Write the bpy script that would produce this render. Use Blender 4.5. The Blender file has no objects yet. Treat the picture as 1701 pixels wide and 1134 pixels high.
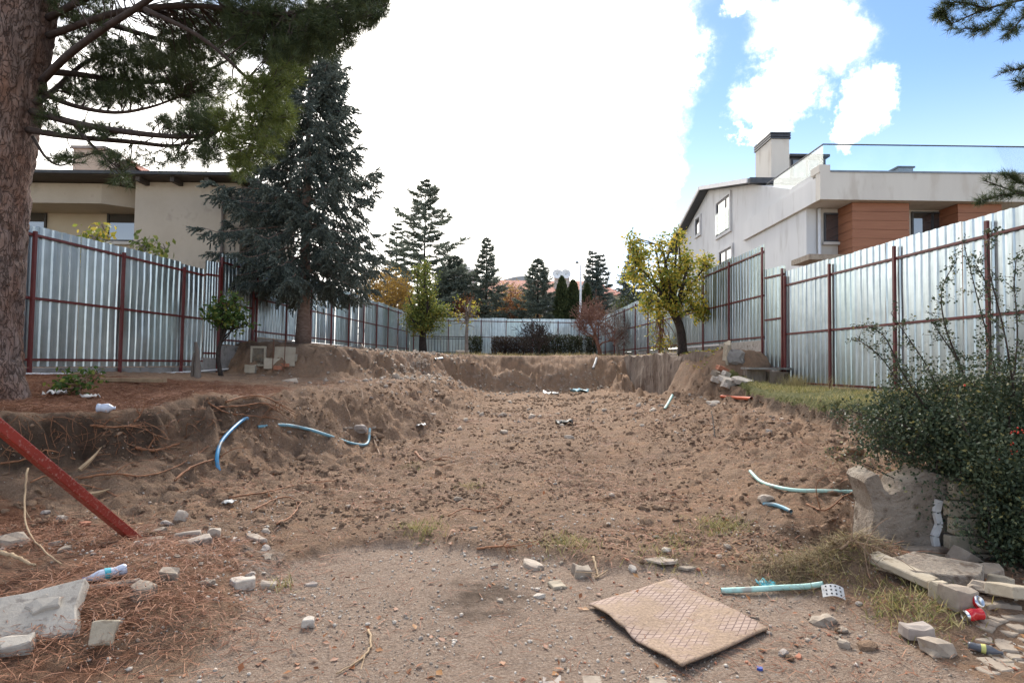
import bpy, bmesh, math, random
import numpy as np
from mathutils import Vector, Matrix

rnd = random.Random(7)
nrs = np.random.RandomState(11)
scene = bpy.context.scene
col = scene.collection
R = math.radians

# ------------------------------------------------------------------ camera
FPX = 1000.0                       # focal length in photo pixels (photo is 1701 wide)
PITCH, ROLL, EYE = R(2.2), 0.013, 1.55
_f = Vector((0, math.cos(PITCH), math.sin(PITCH)))
_r0 = Vector((1, 0, 0)); _u0 = _r0.cross(_f)
_up = _u0 * math.cos(ROLL) - _r0 * math.sin(ROLL)
_rt = _r0 * math.cos(ROLL) + _u0 * math.sin(ROLL)
cam_d = bpy.data.cameras.new('camera'); cam = bpy.data.objects.new('camera', cam_d); col.objects.link(cam)
cam_d.lens = 36.0 * FPX / 1701.0; cam_d.sensor_width = 36.0; cam_d.clip_start = 0.05; cam_d.clip_end = 4000
cam.matrix_world = Matrix(((_rt.x, _up.x, -_f.x, 0), (_rt.y, _up.y, -_f.y, 0), (_rt.z, _up.z, -_f.z, EYE), (0, 0, 0, 1)))
scene.camera = cam

def ray(px, py):
    return _f + _rt * ((px - 850.5) / FPX) + _up * ((567.0 - py) / FPX)
def at(px, py, Y):
    d = ray(px, py); t = Y / d.y
    return Vector((d.x * t, Y, EYE + d.z * t))

# ------------------------------------------------------------------ world, sun, exposure
SUN_DIR = ray(800, -120).normalized()
SUN_EL = math.asin(SUN_DIR.z); SUN_AZ = math.atan2(SUN_DIR.x, SUN_DIR.y)
world = bpy.data.worlds.new('World'); scene.world = world; world.use_nodes = True
wn = world.node_tree.nodes; wl = world.node_tree.links; wn.clear()
def N(tree, kind, **kw):
    n = tree.nodes.new(kind)
    for k, v in kw.items(): setattr(n, k, v)
    return n
wt = world.node_tree
out = N(wt, 'ShaderNodeOutputWorld')
sky = N(wt, 'ShaderNodeTexSky', sky_type='NISHITA')
sky.sun_disc = False; sky.sun_elevation = SUN_EL; sky.sun_rotation = SUN_AZ
sky.altitude = 900; sky.air_density = 1.1; sky.dust_density = 0.2; sky.ozone_density = 4.0
bg_sky = N(wt, 'ShaderNodeBackground'); bg_sky.inputs[1].default_value = 0.054
wl.new(sky.outputs[0], bg_sky.inputs[0])
tc = N(wt, 'ShaderNodeTexCoord')
def wmath(op, a, b=None, c=None, clamp=False):
    n = N(wt, 'ShaderNodeMath', operation=op); n.use_clamp = clamp
    for i, v in enumerate((a, b, c)):
        if v is None: continue
        if isinstance(v, (int, float)): n.inputs[i].default_value = v
        else: wl.new(v, n.inputs[i])
    return n.outputs[0]
nz = N(wt, 'ShaderNodeTexNoise'); nz.inputs['Scale'].default_value = 5.5; nz.inputs['Detail'].default_value = 7; nz.inputs['Roughness'].default_value = 0.68
wl.new(tc.outputs['Generated'], nz.inputs['Vector'])
# warped direction
vs = N(wt, 'ShaderNodeVectorMath', operation='SUBTRACT'); wl.new(nz.outputs['Color'], vs.inputs[0]); vs.inputs[1].default_value = (.5, .5, .5)
vm = N(wt, 'ShaderNodeVectorMath', operation='SCALE'); wl.new(vs.outputs[0], vm.inputs[0]); vm.inputs['Scale'].default_value = 0.22
va = N(wt, 'ShaderNodeVectorMath', operation='ADD'); wl.new(tc.outputs['Generated'], va.inputs[0]); wl.new(vm.outputs[0], va.inputs[1])
vn = N(wt, 'ShaderNodeVectorMath', operation='NORMALIZE'); wl.new(va.outputs[0], vn.inputs[0])
def blob(px, py, r_in, r_out):
    d = ray(px, py).normalized()
    n = N(wt, 'ShaderNodeVectorMath', operation='DOT_PRODUCT'); wl.new(vn.outputs[0], n.inputs[0]); n.inputs[1].default_value = d
    m = N(wt, 'ShaderNodeMapRange', interpolation_type='SMOOTHSTEP')
    wl.new(n.outputs['Value'], m.inputs[0])
    m.inputs[1].default_value = math.cos(R(r_out)); m.inputs[2].default_value = math.cos(R(r_in))
    return m.outputs[0]
clouds = None
for b in ((830, 130, 15, 19.5), (640, 380, 14, 24), (990, 110, 8.0, 10.5), (930, 250, 8, 12), (300, 420, 14, 26), (1345, 45, .0, 5.2), (1290, 165, .0, 3.6), (1420, 150, .0, 2.9), (1255, 0, .0, 2.2), (1395, 195, .0, 2.0), (1250, 225, 0, 1.6), (-700, 250, 12, 26), (700, -900, 22, 34)):
    v = blob(*b)
    clouds = v if clouds is None else wmath('MAXIMUM', clouds, v)
# scattered cloud over the rest of the sky
nz2 = N(wt, 'ShaderNodeTexNoise'); nz2.inputs['Scale'].default_value = 1.7; nz2.inputs['Detail'].default_value = 8; nz2.inputs['Roughness'].default_value = 0.55
mpn = N(wt, 'ShaderNodeMapping'); mpn.inputs['Location'].default_value = (3.1, 1.7, .4); mpn.inputs['Scale'].default_value = (1, 1, 1.8)
wl.new(tc.outputs['Generated'], mpn.inputs[0]); wl.new(mpn.outputs[0], nz2.inputs['Vector'])
mr2 = N(wt, 'ShaderNodeMapRange', interpolation_type='SMOOTHSTEP'); wl.new(nz2.outputs['Fac'], mr2.inputs[0]); mr2.inputs[1].default_value = .47; mr2.inputs[2].default_value = .62
clear = blob(1600, 180, 12, 24)
gen = wmath('MULTIPLY', mr2.outputs[0], wmath('SUBTRACT', 1.0, clear))
clouds = wmath('MAXIMUM', clouds, gen)
# soft veil low over the horizon
sep = N(wt, 'ShaderNodeSeparateXYZ'); wl.new(tc.outputs['Generated'], sep.inputs[0])
mh = N(wt, 'ShaderNodeMapRange', interpolation_type='SMOOTHSTEP'); wl.new(sep.outputs[2], mh.inputs[0]); mh.inputs[1].default_value = .42; mh.inputs[2].default_value = .0; mh.inputs[3].default_value = 0; mh.inputs[4].default_value = .5
clouds = wmath('MAXIMUM', wmath('POWER', clouds, 2.4), mh.outputs[0])
bg_cl = N(wt, 'ShaderNodeBackground'); bg_cl.inputs[1].default_value = 1.0
cr = N(wt, 'ShaderNodeMix', data_type='RGBA'); cr.inputs[6].default_value = (.58, .60, .64, 1); cr.inputs[7].default_value = (.92, .875, .81, 1)
wl.new(clouds, cr.inputs[0]); wl.new(cr.outputs[2], bg_cl.inputs[0])
mixw = N(wt, 'ShaderNodeMixShader'); wl.new(clouds, mixw.inputs[0]); wl.new(bg_sky.outputs[0], mixw.inputs[1]); wl.new(bg_cl.outputs[0], mixw.inputs[2])
wl.new(mixw.outputs[0], out.inputs[0])

sun_d = bpy.data.lights.new('sun', 'SUN'); sun_d.energy = 1.4; sun_d.angle = R(14); sun_d.color = (1, .95, .88)
sun = bpy.data.objects.new('sun', sun_d); col.objects.link(sun)
sun.rotation_euler = SUN_DIR.to_track_quat('Z', 'Y').to_euler(); sun.location = (0, 20, 30)
vset = scene.view_settings
vset.view_transform = 'Standard'; vset.look = 'None'; vset.exposure = 1.95; vset.gamma = 1.0; vset.use_curve_mapping = False

# ------------------------------------------------------------------ materials
def newmat(name):
    m = bpy.data.materials.new(name); m.use_nodes = True
    t = m.node_tree; t.nodes.clear()
    o = N(t, 'ShaderNodeOutputMaterial'); return m, t, o
def lk(t, a, b): t.links.new(a, b)
def noise(t, scale, detail=4, rough=.55, vec=None, dist=0):
    n = N(t, 'ShaderNodeTexNoise'); n.inputs['Scale'].default_value = scale; n.inputs['Detail'].default_value = detail
    n.inputs['Roughness'].default_value = rough; n.inputs['Distortion'].default_value = dist
    if vec is not None: lk(t, vec, n.inputs['Vector'])
    return n.outputs['Fac']
def ramp(t, fac, stops, interp='LINEAR'):
    n = N(t, 'ShaderNodeValToRGB'); n.color_ramp.interpolation = interp
    e = n.color_ramp.elements
    while len(e) < len(stops): e.new(.5)
    for el, (p, c) in zip(e, stops): el.position = p; el.color = (*c, 1) if len(c) == 3 else c
    lk(t, fac, n.inputs[0]); return n.outputs[0]
def mixc(t, fac, a, b, mode='MIX'):
    n = N(t, 'ShaderNodeMix', data_type='RGBA', blend_type=mode)
    for i, v in ((0, fac), (6, a), (7, b)):
        if isinstance(v, (int, float)): n.inputs[i].default_value = v
        elif isinstance(v, tuple): n.inputs[i].default_value = (*v, 1) if len(v) == 3 else v
        else: lk(t, v, n.inputs[i])
    return n.outputs[2]
def bumpn(t, h, strength, dist):
    n = N(t, 'ShaderNodeBump'); n.inputs['Strength'].default_value = strength; n.inputs['Distance'].default_value = dist
    lk(t, h, n.inputs['Height']); return n.outputs[0]
def objco(t, scale=(1, 1, 1)):
    c = N(t, 'ShaderNodeTexCoord'); m = N(t, 'ShaderNodeMapping'); m.inputs['Scale'].default_value = scale
    lk(t, c.outputs['Object'], m.inputs[0]); return m.outputs[0]
def principled(t, o):
    b = N(t, 'ShaderNodeBsdfPrincipled'); lk(t, b.outputs[0], o.inputs[0]); return b
def pm(name, c1, c2, scale=6, rough=.85, bump=.3, bscale=30, bdist=.01, metal=0, stretch=(1, 1, 1), c3=None, s3=40, spec=.4):
    m, t, o = newmat(name); b = principled(t, o); v = objco(t, stretch)
    c = ramp(t, noise(t, scale, 5, .6, v), [(.32, c1), (.68, c2)])
    if c3: c = mixc(t, ramp(t, noise(t, s3, 3, .6, v), [(.55, (0, 0, 0)), (.68, (1, 1, 1))]), c, c3)
    lk(t, c, b.inputs['Base Color'])
    b.inputs['Roughness'].default_value = rough; b.inputs['Metallic'].default_value = metal
    b.inputs['Specular IOR Level'].default_value = spec
    if bump: lk(t, bumpn(t, noise(t, bscale, 6, .65, v), bump, bdist), b.inputs['Normal'])
    return m
def leafmat(name, stops, trans=.35, rough=.55):
    m, t, o = newmat(name)
    g = N(t, 'ShaderNodeNewGeometry')
    c = ramp(t, g.outputs['Random Per Island'], stops)
    d = N(t, 'ShaderNodeBsdfPrincipled'); lk(t, c, d.inputs['Base Color']); d.inputs['Roughness'].default_value = rough; d.inputs['Specular IOR Level'].default_value = .3
    tr = N(t, 'ShaderNodeBsdfTranslucent'); lk(t, c, tr.inputs[0])
    mx = N(t, 'ShaderNodeMixShader'); mx.inputs[0].default_value = trans
    lk(t, d.outputs[0], mx.inputs[1]); lk(t, tr.outputs[0], mx.inputs[2]); lk(t, mx.outputs[0], o.inputs[0])
    return m
M = {}
def make_materials():
    # soil: colour zones come from attributes baked on the terrain
    m, t, o = newmat('soil'); b = principled(t, o); v = objco(t)
    c = ramp(t, noise(t, .9, 6, .62, v), [(.3, (.195, .118, .070)), (.5, (.30, .186, .110)), (.72, (.40, .268, .172))])
    c = mixc(t, .5, c, ramp(t, noise(t, 11, 8, .75, v), [(.3, (.11, .07, .048)), (.55, (.29, .195, .135)), (.8, (.45, .335, .25))]))
    c = mixc(t, .4, c, ramp(t, noise(t, 75, 4, .75, v), [(.32, (.09, .058, .04)), (.5, (.265, .18, .125)), (.72, (.48, .375, .29))]))
    c = mixc(t, ramp(t, noise(t, 2.3, 6, .65, v), [(.50, (0, 0, 0)), (.64, (.7, .7, .7))]), c, (.34, .21, .13))
    c = mixc(t, ramp(t, noise(t, 1.4, 7, .7, v, .6), [(.54, (0, 0, 0)), (.68, (.75, .75, .75))]), c, (.145, .105, .078))
    def attr(n):
        a = N(t, 'ShaderNodeAttribute'); a.attribute_name = n; return a.outputs['Fac']
    def amix(base, name, other, scale, lo, hi):
        a = attr(name); nn = noise(t, scale, 5, .65, v)
        s = N(t, 'ShaderNodeMath', operation='MULTIPLY_ADD'); lk(t, nn, s.inputs[0]); s.inputs[1].default_value = .9; s.inputs[2].default_value = -.45
        s2 = N(t, 'ShaderNodeMath', operation='ADD'); lk(t, a, s2.inputs[0]); lk(t, s.outputs[0], s2.inputs[1])
        mr = N(t, 'ShaderNodeMapRange', interpolation_type='SMOOTHSTEP'); lk(t, s2.outputs[0], mr.inputs[0]); mr.inputs[1].default_value = lo; mr.inputs[2].default_value = hi
        return mixc(t, mr.outputs[0], base, other)
    grav = ramp(t, noise(t, 70, 3, .7, v), [(.3, (.235, .165, .12)), (.55, (.41, .31, .24)), (.75, (.56, .46, .38))])
    c = mixc(t, .15, amix(c, 'pave', grav, 3, .15, .95), c)
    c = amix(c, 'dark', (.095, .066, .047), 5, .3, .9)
    need = ramp(t, noise(t, 38, 4, .7, v), [(.3, (.10, .045, .026)), (.6, (.215, .100, .056)), (.8, (.30, .155, .09))])
    c = amix(c, 'needle', need, 4, .35, .65)
    pale = ramp(t, noise(t, 25, 4, .7, v), [(.3, (.26, .215, .18)), (.6, (.40, .36, .32)), (.8, (.55, .52, .49))])
    c = amix(c, 'pale', pale, 6, .4, .75)
    gr = ramp(t, noise(t, 20, 3, .7, v), [(.3, (.06, .07, .025)), (.6, (.14, .135, .05)), (.8, (.24, .20, .10))])
    c = amix(c, 'grass', gr, 5, .35, .65)
    # little white chips of mortar and stone
    vo = N(t, 'ShaderNodeTexVoronoi'); vo.inputs['Scale'].default_value = 26; lk(t, v, vo.inputs['Vector'])
    sp = N(t, 'ShaderNodeSeparateColor'); lk(t, vo.outputs['Color'], sp.inputs[0])
    k1 = N(t, 'ShaderNodeMath', operation='GREATER_THAN'); lk(t, sp.outputs[0], k1.inputs[0]); k1.inputs[1].default_value = .93
    k2 = N(t, 'ShaderNodeMath', operation='LESS_THAN'); lk(t, vo.outputs['Distance'], k2.inputs[0]); k2.inputs[1].default_value = .17
    k3 = N(t, 'ShaderNodeMath', operation='MULTIPLY'); lk(t, k1.outputs[0], k3.inputs[0]); lk(t, k2.outputs[0], k3.inputs[1])
    c = mixc(t, k3.outputs[0], c, (.46, .42, .38))
    lk(t, c, b.inputs['Base Color']); b.inputs['Roughness'].default_value = .95; b.inputs['Specular IOR Level'].default_value = .15
    n1 = noise(t, 24, 8, .72, v); n2 = noise(t, 90, 4, .7, v)
    s = N(t, 'ShaderNodeMath', operation='MULTIPLY_ADD'); lk(t, n2, s.inputs[0]); s.inputs[1].default_value = .35; lk(t, n1, s.inputs[2])
    lk(t, bumpn(t, s.outputs[0], 1.0, .06), b.inputs['Normal'])
    M['soil'] = m
    M['clod'] = pm('clod_earth', (.19, .125, .082), (.36, .245, .165), 7, .95, 1.0, 45, .03, spec=.1)
    M['root'] = pm('root_bark', (.16, .07, .035), (.34, .16, .08), 14, .8, .5, 60, .006)
    M['twig'] = pm('dry_twig', (.15, .095, .06), (.30, .20, .13), 14, .85, .4, 60, .004)
    M['needle_litter'] = leafmat('dry_pine_needles', [(0, (.13, .05, .026)), (.5, (.26, .11, .058)), (1, (.36, .18, .10))], .15, .7)
    M['drygrass'] = leafmat('dry_grass', [(0, (.20, .17, .07)), (.5, (.34, .28, .13)), (1, (.46, .40, .24))], .3, .7)
    M['deadturf'] = leafmat('dead_turf', [(0, (.10, .07, .04)), (.6, (.20, .15, .08)), (1, (.33, .26, .14))], .2, .8)
    M['grass'] = leafmat('grass_blades', [(0, (.10, .13, .03)), (.3, (.20, .20, .06)), (.6, (.36, .30, .12)), (1, (.48, .40, .20))], .3, .7)
    M['stone'] = pm('pale_stone', (.32, .26, .205), (.47, .40, .33), 9, .9, .6, 45, .008, c3=(.20, .14, .10), s3=7)
    M['greystone'] = pm('grey_concrete_piece', (.245, .195, .15), (.37, .31, .245), 9, .9, .55, 50, .008, c3=(.18, .13, .095), s3=7)
    M['slabgrey'] = pm('old_paving_slab', (.32, .285, .24), (.43, .39, .335), 5, .9, .5, 60, .006, c3=(.23, .20, .17), s3=16)
    M['yellowstone'] = pm('yellow_cut_stone', (.32, .265, .19), (.46, .395, .30), 7, .88, .5, 45, .006, c3=(.24, .19, .13), s3=14)
    M['pinkstone'] = pm('pinkish_block', (.26, .215, .185), (.38, .33, .29), 9, .9, .5, 50, .006)
    M['brick'] = pm('red_brick_bit', (.32, .12, .07), (.45, .20, .12), 12, .9, .5, 50, .006)
    M['white_rubble'] = pm('plaster_white', (.40, .345, .285), (.58, .52, .45), 8, .9, .5, 40, .008, c3=(.25, .20, .16), s3=10)
    M['concrete'] = pm('weathered_concrete', (.20, .185, .165), (.34, .32, .295), 3, .92, .6, 28, .012, c3=(.13, .115, .10), s3=5)
    M['rough_concrete'] = pm('broken_concrete', (.265, .21, .16), (.43, .365, .295), 5, .95, 1.0, 30, .05, c3=(.17, .125, .09), s3=9)
    M['stain_concrete'] = pm('stained_wall', (.15, .105, .075), (.36, .29, .23), 2.6, .95, 1.0, 14, .05, stretch=(1, 1, .35), c3=(.075, .052, .038), s3=5)
    M['mortar'] = pm('white_mortar', (.55, .54, .52), (.68, .67, .65), 12, .9, .6, 50, .006)
    M['redpaint'] = pm('red_oxide_paint', (.105, .015, .015), (.145, .024, .022), 5, .42, .12, 40, .002, c3=(.12, .03, .024), s3=22, spec=.5)
    M['redbeam'] = pm('red_beam_paint', (.20, .018, .012), (.27, .030, .020), 4, .4, .15, 50, .002, c3=(.33, .16, .13), s3=55, spec=.5)
    M['orangepipe'] = pm('orange_plastic', (.55, .10, .04), (.62, .14, .06), 5, .45, .05, 40, .002)
    M['bluehose'] = pm('blue_plastic_hose', (.035, .20, .40), (.07, .29, .50), 6, .38, .1, 40, .002, c3=(.16, .16, .15), s3=8)
    M['palebluehose'] = pm('dusty_blue_hose', (.13, .30, .38), (.21, .39, .46), 6, .5, .1, 40, .002, c3=(.22, .2, .18), s3=9)
    M['greenhose'] = pm('pale_turquoise_hose', (.33, .56, .50), (.44, .66, .59), 6, .5, .1, 40, .002, c3=(.36, .36, .31), s3=9)
    # galvanised sheet
    m, t, o = newmat('galvanised_sheet'); b = principled(t, o)
    v = objco(t, (14, 14, .5)); v2 = objco(t)
    c = ramp(t, noise(t, 1.0, 4, .6, v), [(.3, (.33, .385, .41)), (.7, (.50, .555, .58))])
    c = mixc(t, .25, c, ramp(t, noise(t, 5, 4, .6, v2), [(.35, (.28, .325, .345)), (.65, (.52, .565, .58))]))
    oi = N(t, 'ShaderNodeObjectInfo'); c = mixc(t, 1.0, c, ramp(t, oi.outputs['Random'], [(0, (.98, 1.0, 1.02)), (.35, (1.22, 1.24, 1.24)), (.7, (1.08, 1.14, 1.12)), (1, (1.36, 1.36, 1.34))], 'CONSTANT'), 'MULTIPLY')
    lk(t, c, b.inputs['Base Color']); b.inputs['Metallic'].default_value = 1.0
    rr = ramp(t, noise(t, 1.5, 4, .6, v), [(.3, (.27, .27, .27)), (.7, (.43, .43, .43))]); lk(t, rr, b.inputs['Roughness'])
    lk(t, bumpn(t, noise(t, .8, 3, .5, objco(t, (9, 9, .8))), .35, .02), b.inputs['Normal'])
    M['sheet'] = m
    M['galv'] = pm('galvanised_metal', (.35, .38, .40), (.50, .53, .55), 8, .4, .1, 40, .003, metal=.9)
    M['rebar'] = pm('rusty_steel', (.10, .045, .03), (.19, .085, .05), 20, .8, .3, 60, .003)
    M['darkmetal'] = pm('dark_metal', (.025, .025, .028), (.05, .05, .052), 6, .5, .1, 40, .002)
    M['iron'] = pm('black_iron', (.02, .022, .024), (.04, .042, .045), 6, .5, .1, 40, .002)
    # buildings
    M['beige'] = pm('beige_stucco', (.41, .345, .265), (.475, .405, .32), 1.1, .92, .35, 70, .004, c3=(.37, .31, .24), s3=2.2)
    M['beigedark'] = pm('tan_stucco', (.40, .33, .235), (.46, .385, .285), 1.1, .92, .35, 70, .004)
    M['brownroof'] = pm('dark_brown_eave', (.045, .035, .028), (.075, .058, .048), 4, .7, .2, 30, .004)
    M['greyrender'] = pm('pale_grey_render', (.58, .58, .58), (.66, .655, .65), .8, .9, .2, 90, .003, stretch=(1, 1, .22), c3=(.53, .52, .51), s3=2.4)
    M['creamrender'] = pm('cream_render', (.55, .515, .465), (.62, .585, .53), .8, .9, .2, 90, .003, stretch=(1, 1, .3), c3=(.50, .455, .40), s3=2)
    M['anthracite'] = pm('anthracite_metal', (.035, .038, .045), (.06, .062, .07), 5, .45, .05, 40, .002)
    M['greymetal'] = pm('zinc_sheet', (.16, .18, .20), (.23, .25, .27), 6, .4, .1, 40, .002, metal=.6, stretch=(1, 1, .2))
    M['woodclad'] = pm('orange_wood_cladding', (.25, .098, .050), (.32, .135, .07), 3, .6, .15, 30, .003, stretch=(.4, .4, 9))
    M['roofwhite'] = pm('white_metal_edge', (.6, .59, .6), (.68, .67, .68), 4, .6, .05, 40, .002)
    M['redtile'] = pm('red_roof_tile', (.29, .085, .055), (.40, .135, .085), 3.5, .85, .4, 12, .03, c3=(.25, .09, .06), s3=9)
    M['farwall'] = pm('far_cream_wall', (.46, .42, .38), (.55, .51, .47), .6, .9, .1, 20, .01)
    M['fargrey'] = pm('far_grey_roof', (.27, .29, .31), (.34, .36, .38), .6, .8, .1, 20, .01)
    M['white'] = pm('white_paint', (.70, .70, .70), (.78, .78, .78), 5, .5, .05, 40, .002)
    M['frame_dark'] = pm('dark_window_frame', (.03, .024, .02), (.05, .042, .036), 5, .5, .05, 40, .002)
    m, t, o = newmat('window_glass'); b = principled(t, o); v = objco(t)
    lk(t, ramp(t, noise(t, 2, 3, .5, v), [(.3, (.012, .014, .017)), (.7, (.035, .04, .045))]), b.inputs['Base Color'])
    b.inputs['Roughness'].default_value = .03; b.inputs['Specular IOR Level'].default_value = 1.0; b.inputs['Coat Weight'].default_value = 1; b.inputs['Coat IOR'].default_value = 2.2; b.inputs['Coat Roughness'].default_value = .02
    M['winglass'] = m
    m, t, o = newmat('clear_glass')
    g = N(t, 'ShaderNodeBsdfGlossy'); g.inputs['Roughness'].default_value = .01; tr = N(t, 'ShaderNodeBsdfTransparent')
    lw = N(t, 'ShaderNodeFresnel'); lw.inputs[0].default_value = 1.5
    lk(t, ramp(t, noise(t, 1.2, 3, .5, objco(t)), [(.3, (.90, .95, .95)), (.7, (.95, .98, .98))]), tr.inputs[0])
    mx = N(t, 'ShaderNodeMixShader'); mf = N(t, 'ShaderNodeMath', operation='MULTIPLY_ADD'); lk(t, lw.outputs[0], mf.inputs[0]); mf.inputs[1].default_value = .5; mf.inputs[2].default_value = .01
    lk(t, mf.outputs[0], mx.inputs[0]); lk(t, tr.outputs[0], mx.inputs[1]); lk(t, g.outputs[0], mx.inputs[2]); lk(t, mx.outputs[0], o.inputs[0])
    M['glass'] = m
    # bark
    m, t, o = newmat('pine_bark'); b = principled(t, o); v = objco(t, (1, 1, .30))
    vo = N(t, 'ShaderNodeTexVoronoi', feature='DISTANCE_TO_EDGE'); vo.inputs['Scale'].default_value = 17
    wv = N(t, 'ShaderNodeVectorMath', operation='ADD'); nn = N(t, 'ShaderNodeTexNoise'); nn.inputs['Scale'].default_value = 7; nn.inputs['Detail'].default_value = 5; lk(t, v, nn.inputs['Vector'])
    sc_ = N(t, 'ShaderNodeVectorMath', operation='SCALE'); sc_.inputs['Scale'].default_value = .40; lk(t, nn.outputs['Color'], sc_.inputs[0])
    lk(t, v, wv.inputs[0]); lk(t, sc_.outputs[0], wv.inputs[1]); lk(t, wv.outputs[0], vo.inputs['Vector'])
    plates = ramp(t, vo.outputs['Distance'], [(.0, (.35, .35, .35)), (.09, (1, 1, 1))])
    base = ramp(t, noise(t, 9, 6, .7, v), [(.3, (.125, .088, .075)), (.55, (.235, .175, .150)), (.75, (.34, .275, .245))])
    base = mixc(t, ramp(t, noise(t, 3, 4, .6, v), [(.45, (0, 0, 0)), (.65, (.6, .6, .6))]), base, (.24, .12, .075))
    c = mixc(t, plates, (.105, .073, .058), base); lk(t, c, b.inputs['Base Color']); b.inputs['Roughness'].default_value = .95; b.inputs['Specular IOR Level'].default_value = .15
    hs = N(t, 'ShaderNodeMath', operation='MULTIPLY_ADD'); lk(t, noise(t, 26, 6, .7, v), hs.inputs[0]); hs.inputs[1].default_value = .5; lk(t, plates, hs.inputs[2])
    lk(t, bumpn(t, hs.outputs[0], 1.0, .03), b.inputs['Normal'])
    M['pinebark'] = m
    M['limb'] = pm('dark_limb_bark', (.030, .020, .016), (.065, .045, .036), 12, .9, .6, 40, .01)
    M['sprucebark'] = pm('spruce_bark', (.15, .10, .08), (.27, .20, .165), 9, .95, .8, 22, .02, stretch=(1, 1, 2.2))
    M['darkbark'] = pm('black_bark', (.022, .017, .014), (.06, .046, .038), 10, .95, .8, 30, .015)
    M['greybark'] = pm('grey_bark', (.17, .145, .125), (.29, .255, .225), 10, .9, .6, 30, .008)
    M['redbark'] = pm('reddish_twigs', (.15, .075, .055), (.26, .14, .10), 10, .9, .3, 30, .008)
    M['greywood'] = pm('weathered_wood', (.11, .09, .075), (.21, .18, .155), 8, .95, .6, 40, .008, stretch=(1, 1, .2))
    M['palewood'] = pm('pale_split_wood', (.28, .19, .11), (.42, .30, .18), 9, .8, .5, 40, .006, stretch=(1, 1, .3))
    M['board'] = pm('dusty_board', (.33, .28, .21), (.44, .385, .30), 5, .85, .3, 40, .004)
    # leaves
    M['pine'] = leafmat('pine_needles', [(0, (.032, .048, .022)), (.5, (.058, .082, .032)), (1, (.10, .122, .045))], .25, .5)
    M['pine_lit'] = leafmat('lit_pine_needles', [(0, (.055, .080, .018)), (.5, (.105, .135, .03)), (1, (.17, .195, .05))], .3, .5)  # brighter copy of the pine needles; light on the near tips painted in
    M['spruce'] = leafmat('blue_spruce_needles', [(0, (.055, .072, .06)), (.5, (.105, .132, .112)), (1, (.18, .205, .175))], .22, .6)
    M['cedar'] = leafmat('haze_pale_needles', [(0, (.09, .115, .092)), (.5, (.15, .178, .138)), (1, (.21, .235, .185))], .35, .6)  # far conifer green, paled in the colour to stand in for distance haze
    M['cypress'] = leafmat('cypress_green', [(0, (.03, .045, .018)), (.5, (.055, .072, .026)), (1, (.085, .10, .04))], .15, .6)
    M['greenleaf'] = leafmat('green_leaves', [(0, (.085, .12, .028)), (.45, (.16, .20, .045)), (.8, (.25, .27, .065)), (1, (.42, .33, .06))], .35)
    M['yellowleaf'] = leafmat('yellow_green_leaves', [(0, (.13, .18, .035)), (.45, (.27, .29, .05)), (.65, (.50, .40, .06)), (1, (.66, .49, .08))], .4)
    M['goldleaf'] = leafmat('golden_leaves', [(0, (.28, .17, .05)), (.5, (.46, .29, .07)), (1, (.58, .38, .10))], .35)
    M['russet'] = leafmat('russet_leaves', [(0, (.18, .075, .035)), (.6, (.33, .13, .055)), (1, (.42, .22, .09))], .3)
    M['bushleaf'] = leafmat('dark_glossy_leaves', [(0, (.030, .046, .024)), (.5, (.052, .074, .038)), (.9, (.095, .12, .065)), (1, (.26, .22, .07))], .2, .55)
    M['shrubleaf'] = leafmat('mid_green_leaves', [(0, (.04, .085, .018)), (.7, (.09, .145, .03)), (1, (.26, .25, .05))], .35)
    M['hedge'] = leafmat('hedge_leaves', [(0, (.018, .026, .012)), (.7, (.04, .05, .02)), (1, (.075, .085, .03))], .15)
    M['hedgebrown'] = leafmat('brown_hedge_leaves', [(0, (.032, .024, .018)), (.6, (.07, .048, .034)), (1, (.11, .075, .045))], .15)
    M['berry'] = pm('red_berries', (.45, .025, .012), (.58, .05, .02), 20, .3, 0, 10)
    # litter
    M['canred'] = pm('red_can_paint', (.50, .012, .015), (.60, .02, .022), 6, .25, .15, 30, .003, spec=.6)
    M['alu'] = pm('aluminium', (.6, .6, .6), (.75, .75, .75), 10, .3, .1, 40, .002, metal=1)
    M['plasticwhite'] = pm('white_plastic', (.50, .49, .47), (.60, .59, .57), 8, .4, .1, 30, .003)
    M['plasticclear'] = pm('cloudy_plastic', (.40, .45, .56), (.56, .60, .68), 8, .2, .4, 25, .006, spec=.7)
    M['plasticteal'] = pm('teal_label', (.03, .32, .42), (.10, .45, .52), 9, .4, .1, 30, .003)
    M['plasticblue'] = pm('blue_plastic', (.03, .06, .30), (.06, .10, .38), 9, .4, .1, 30, .003)
    M['plasticdark'] = pm('dark_grey_plastic', (.07, .075, .09), (.12, .125, .14), 9, .4, .1, 30, .003)
    M['labelyellow'] = pm('yellow_label', (.45, .45, .12), (.55, .53, .2), 9, .5, .1, 30, .003)
    M['black'] = pm('black_spots', (.02, .02, .02), (.04, .04, .04), 9, .6, 0, 30)
    # embossed diamond mat: relief is carried by UV lines
    m, t, o = newmat('diamond_mat'); b = principled(t, o)
    uv = N(t, 'ShaderNodeUVMap'); uv.uv_map = 'UVMap'; v = objco(t)
    def lines(ax, ay):
        d = N(t, 'ShaderNodeVectorMath', operation='DOT_PRODUCT'); lk(t, uv.outputs[0], d.inputs[0]); d.inputs[1].default_value = (ax, ay, 0)
        f = N(t, 'ShaderNodeMath', operation='FRACT'); lk(t, d.outputs['Value'], f.inputs[0])
        s = N(t, 'ShaderNodeMath', operation='SUBTRACT'); lk(t, f.outputs[0], s.inputs[0]); s.inputs[1].default_value = .5
        a = N(t, 'ShaderNodeMath', operation='ABSOLUTE'); lk(t, s.outputs[0], a.inputs[0]); return a.outputs[0]
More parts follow.
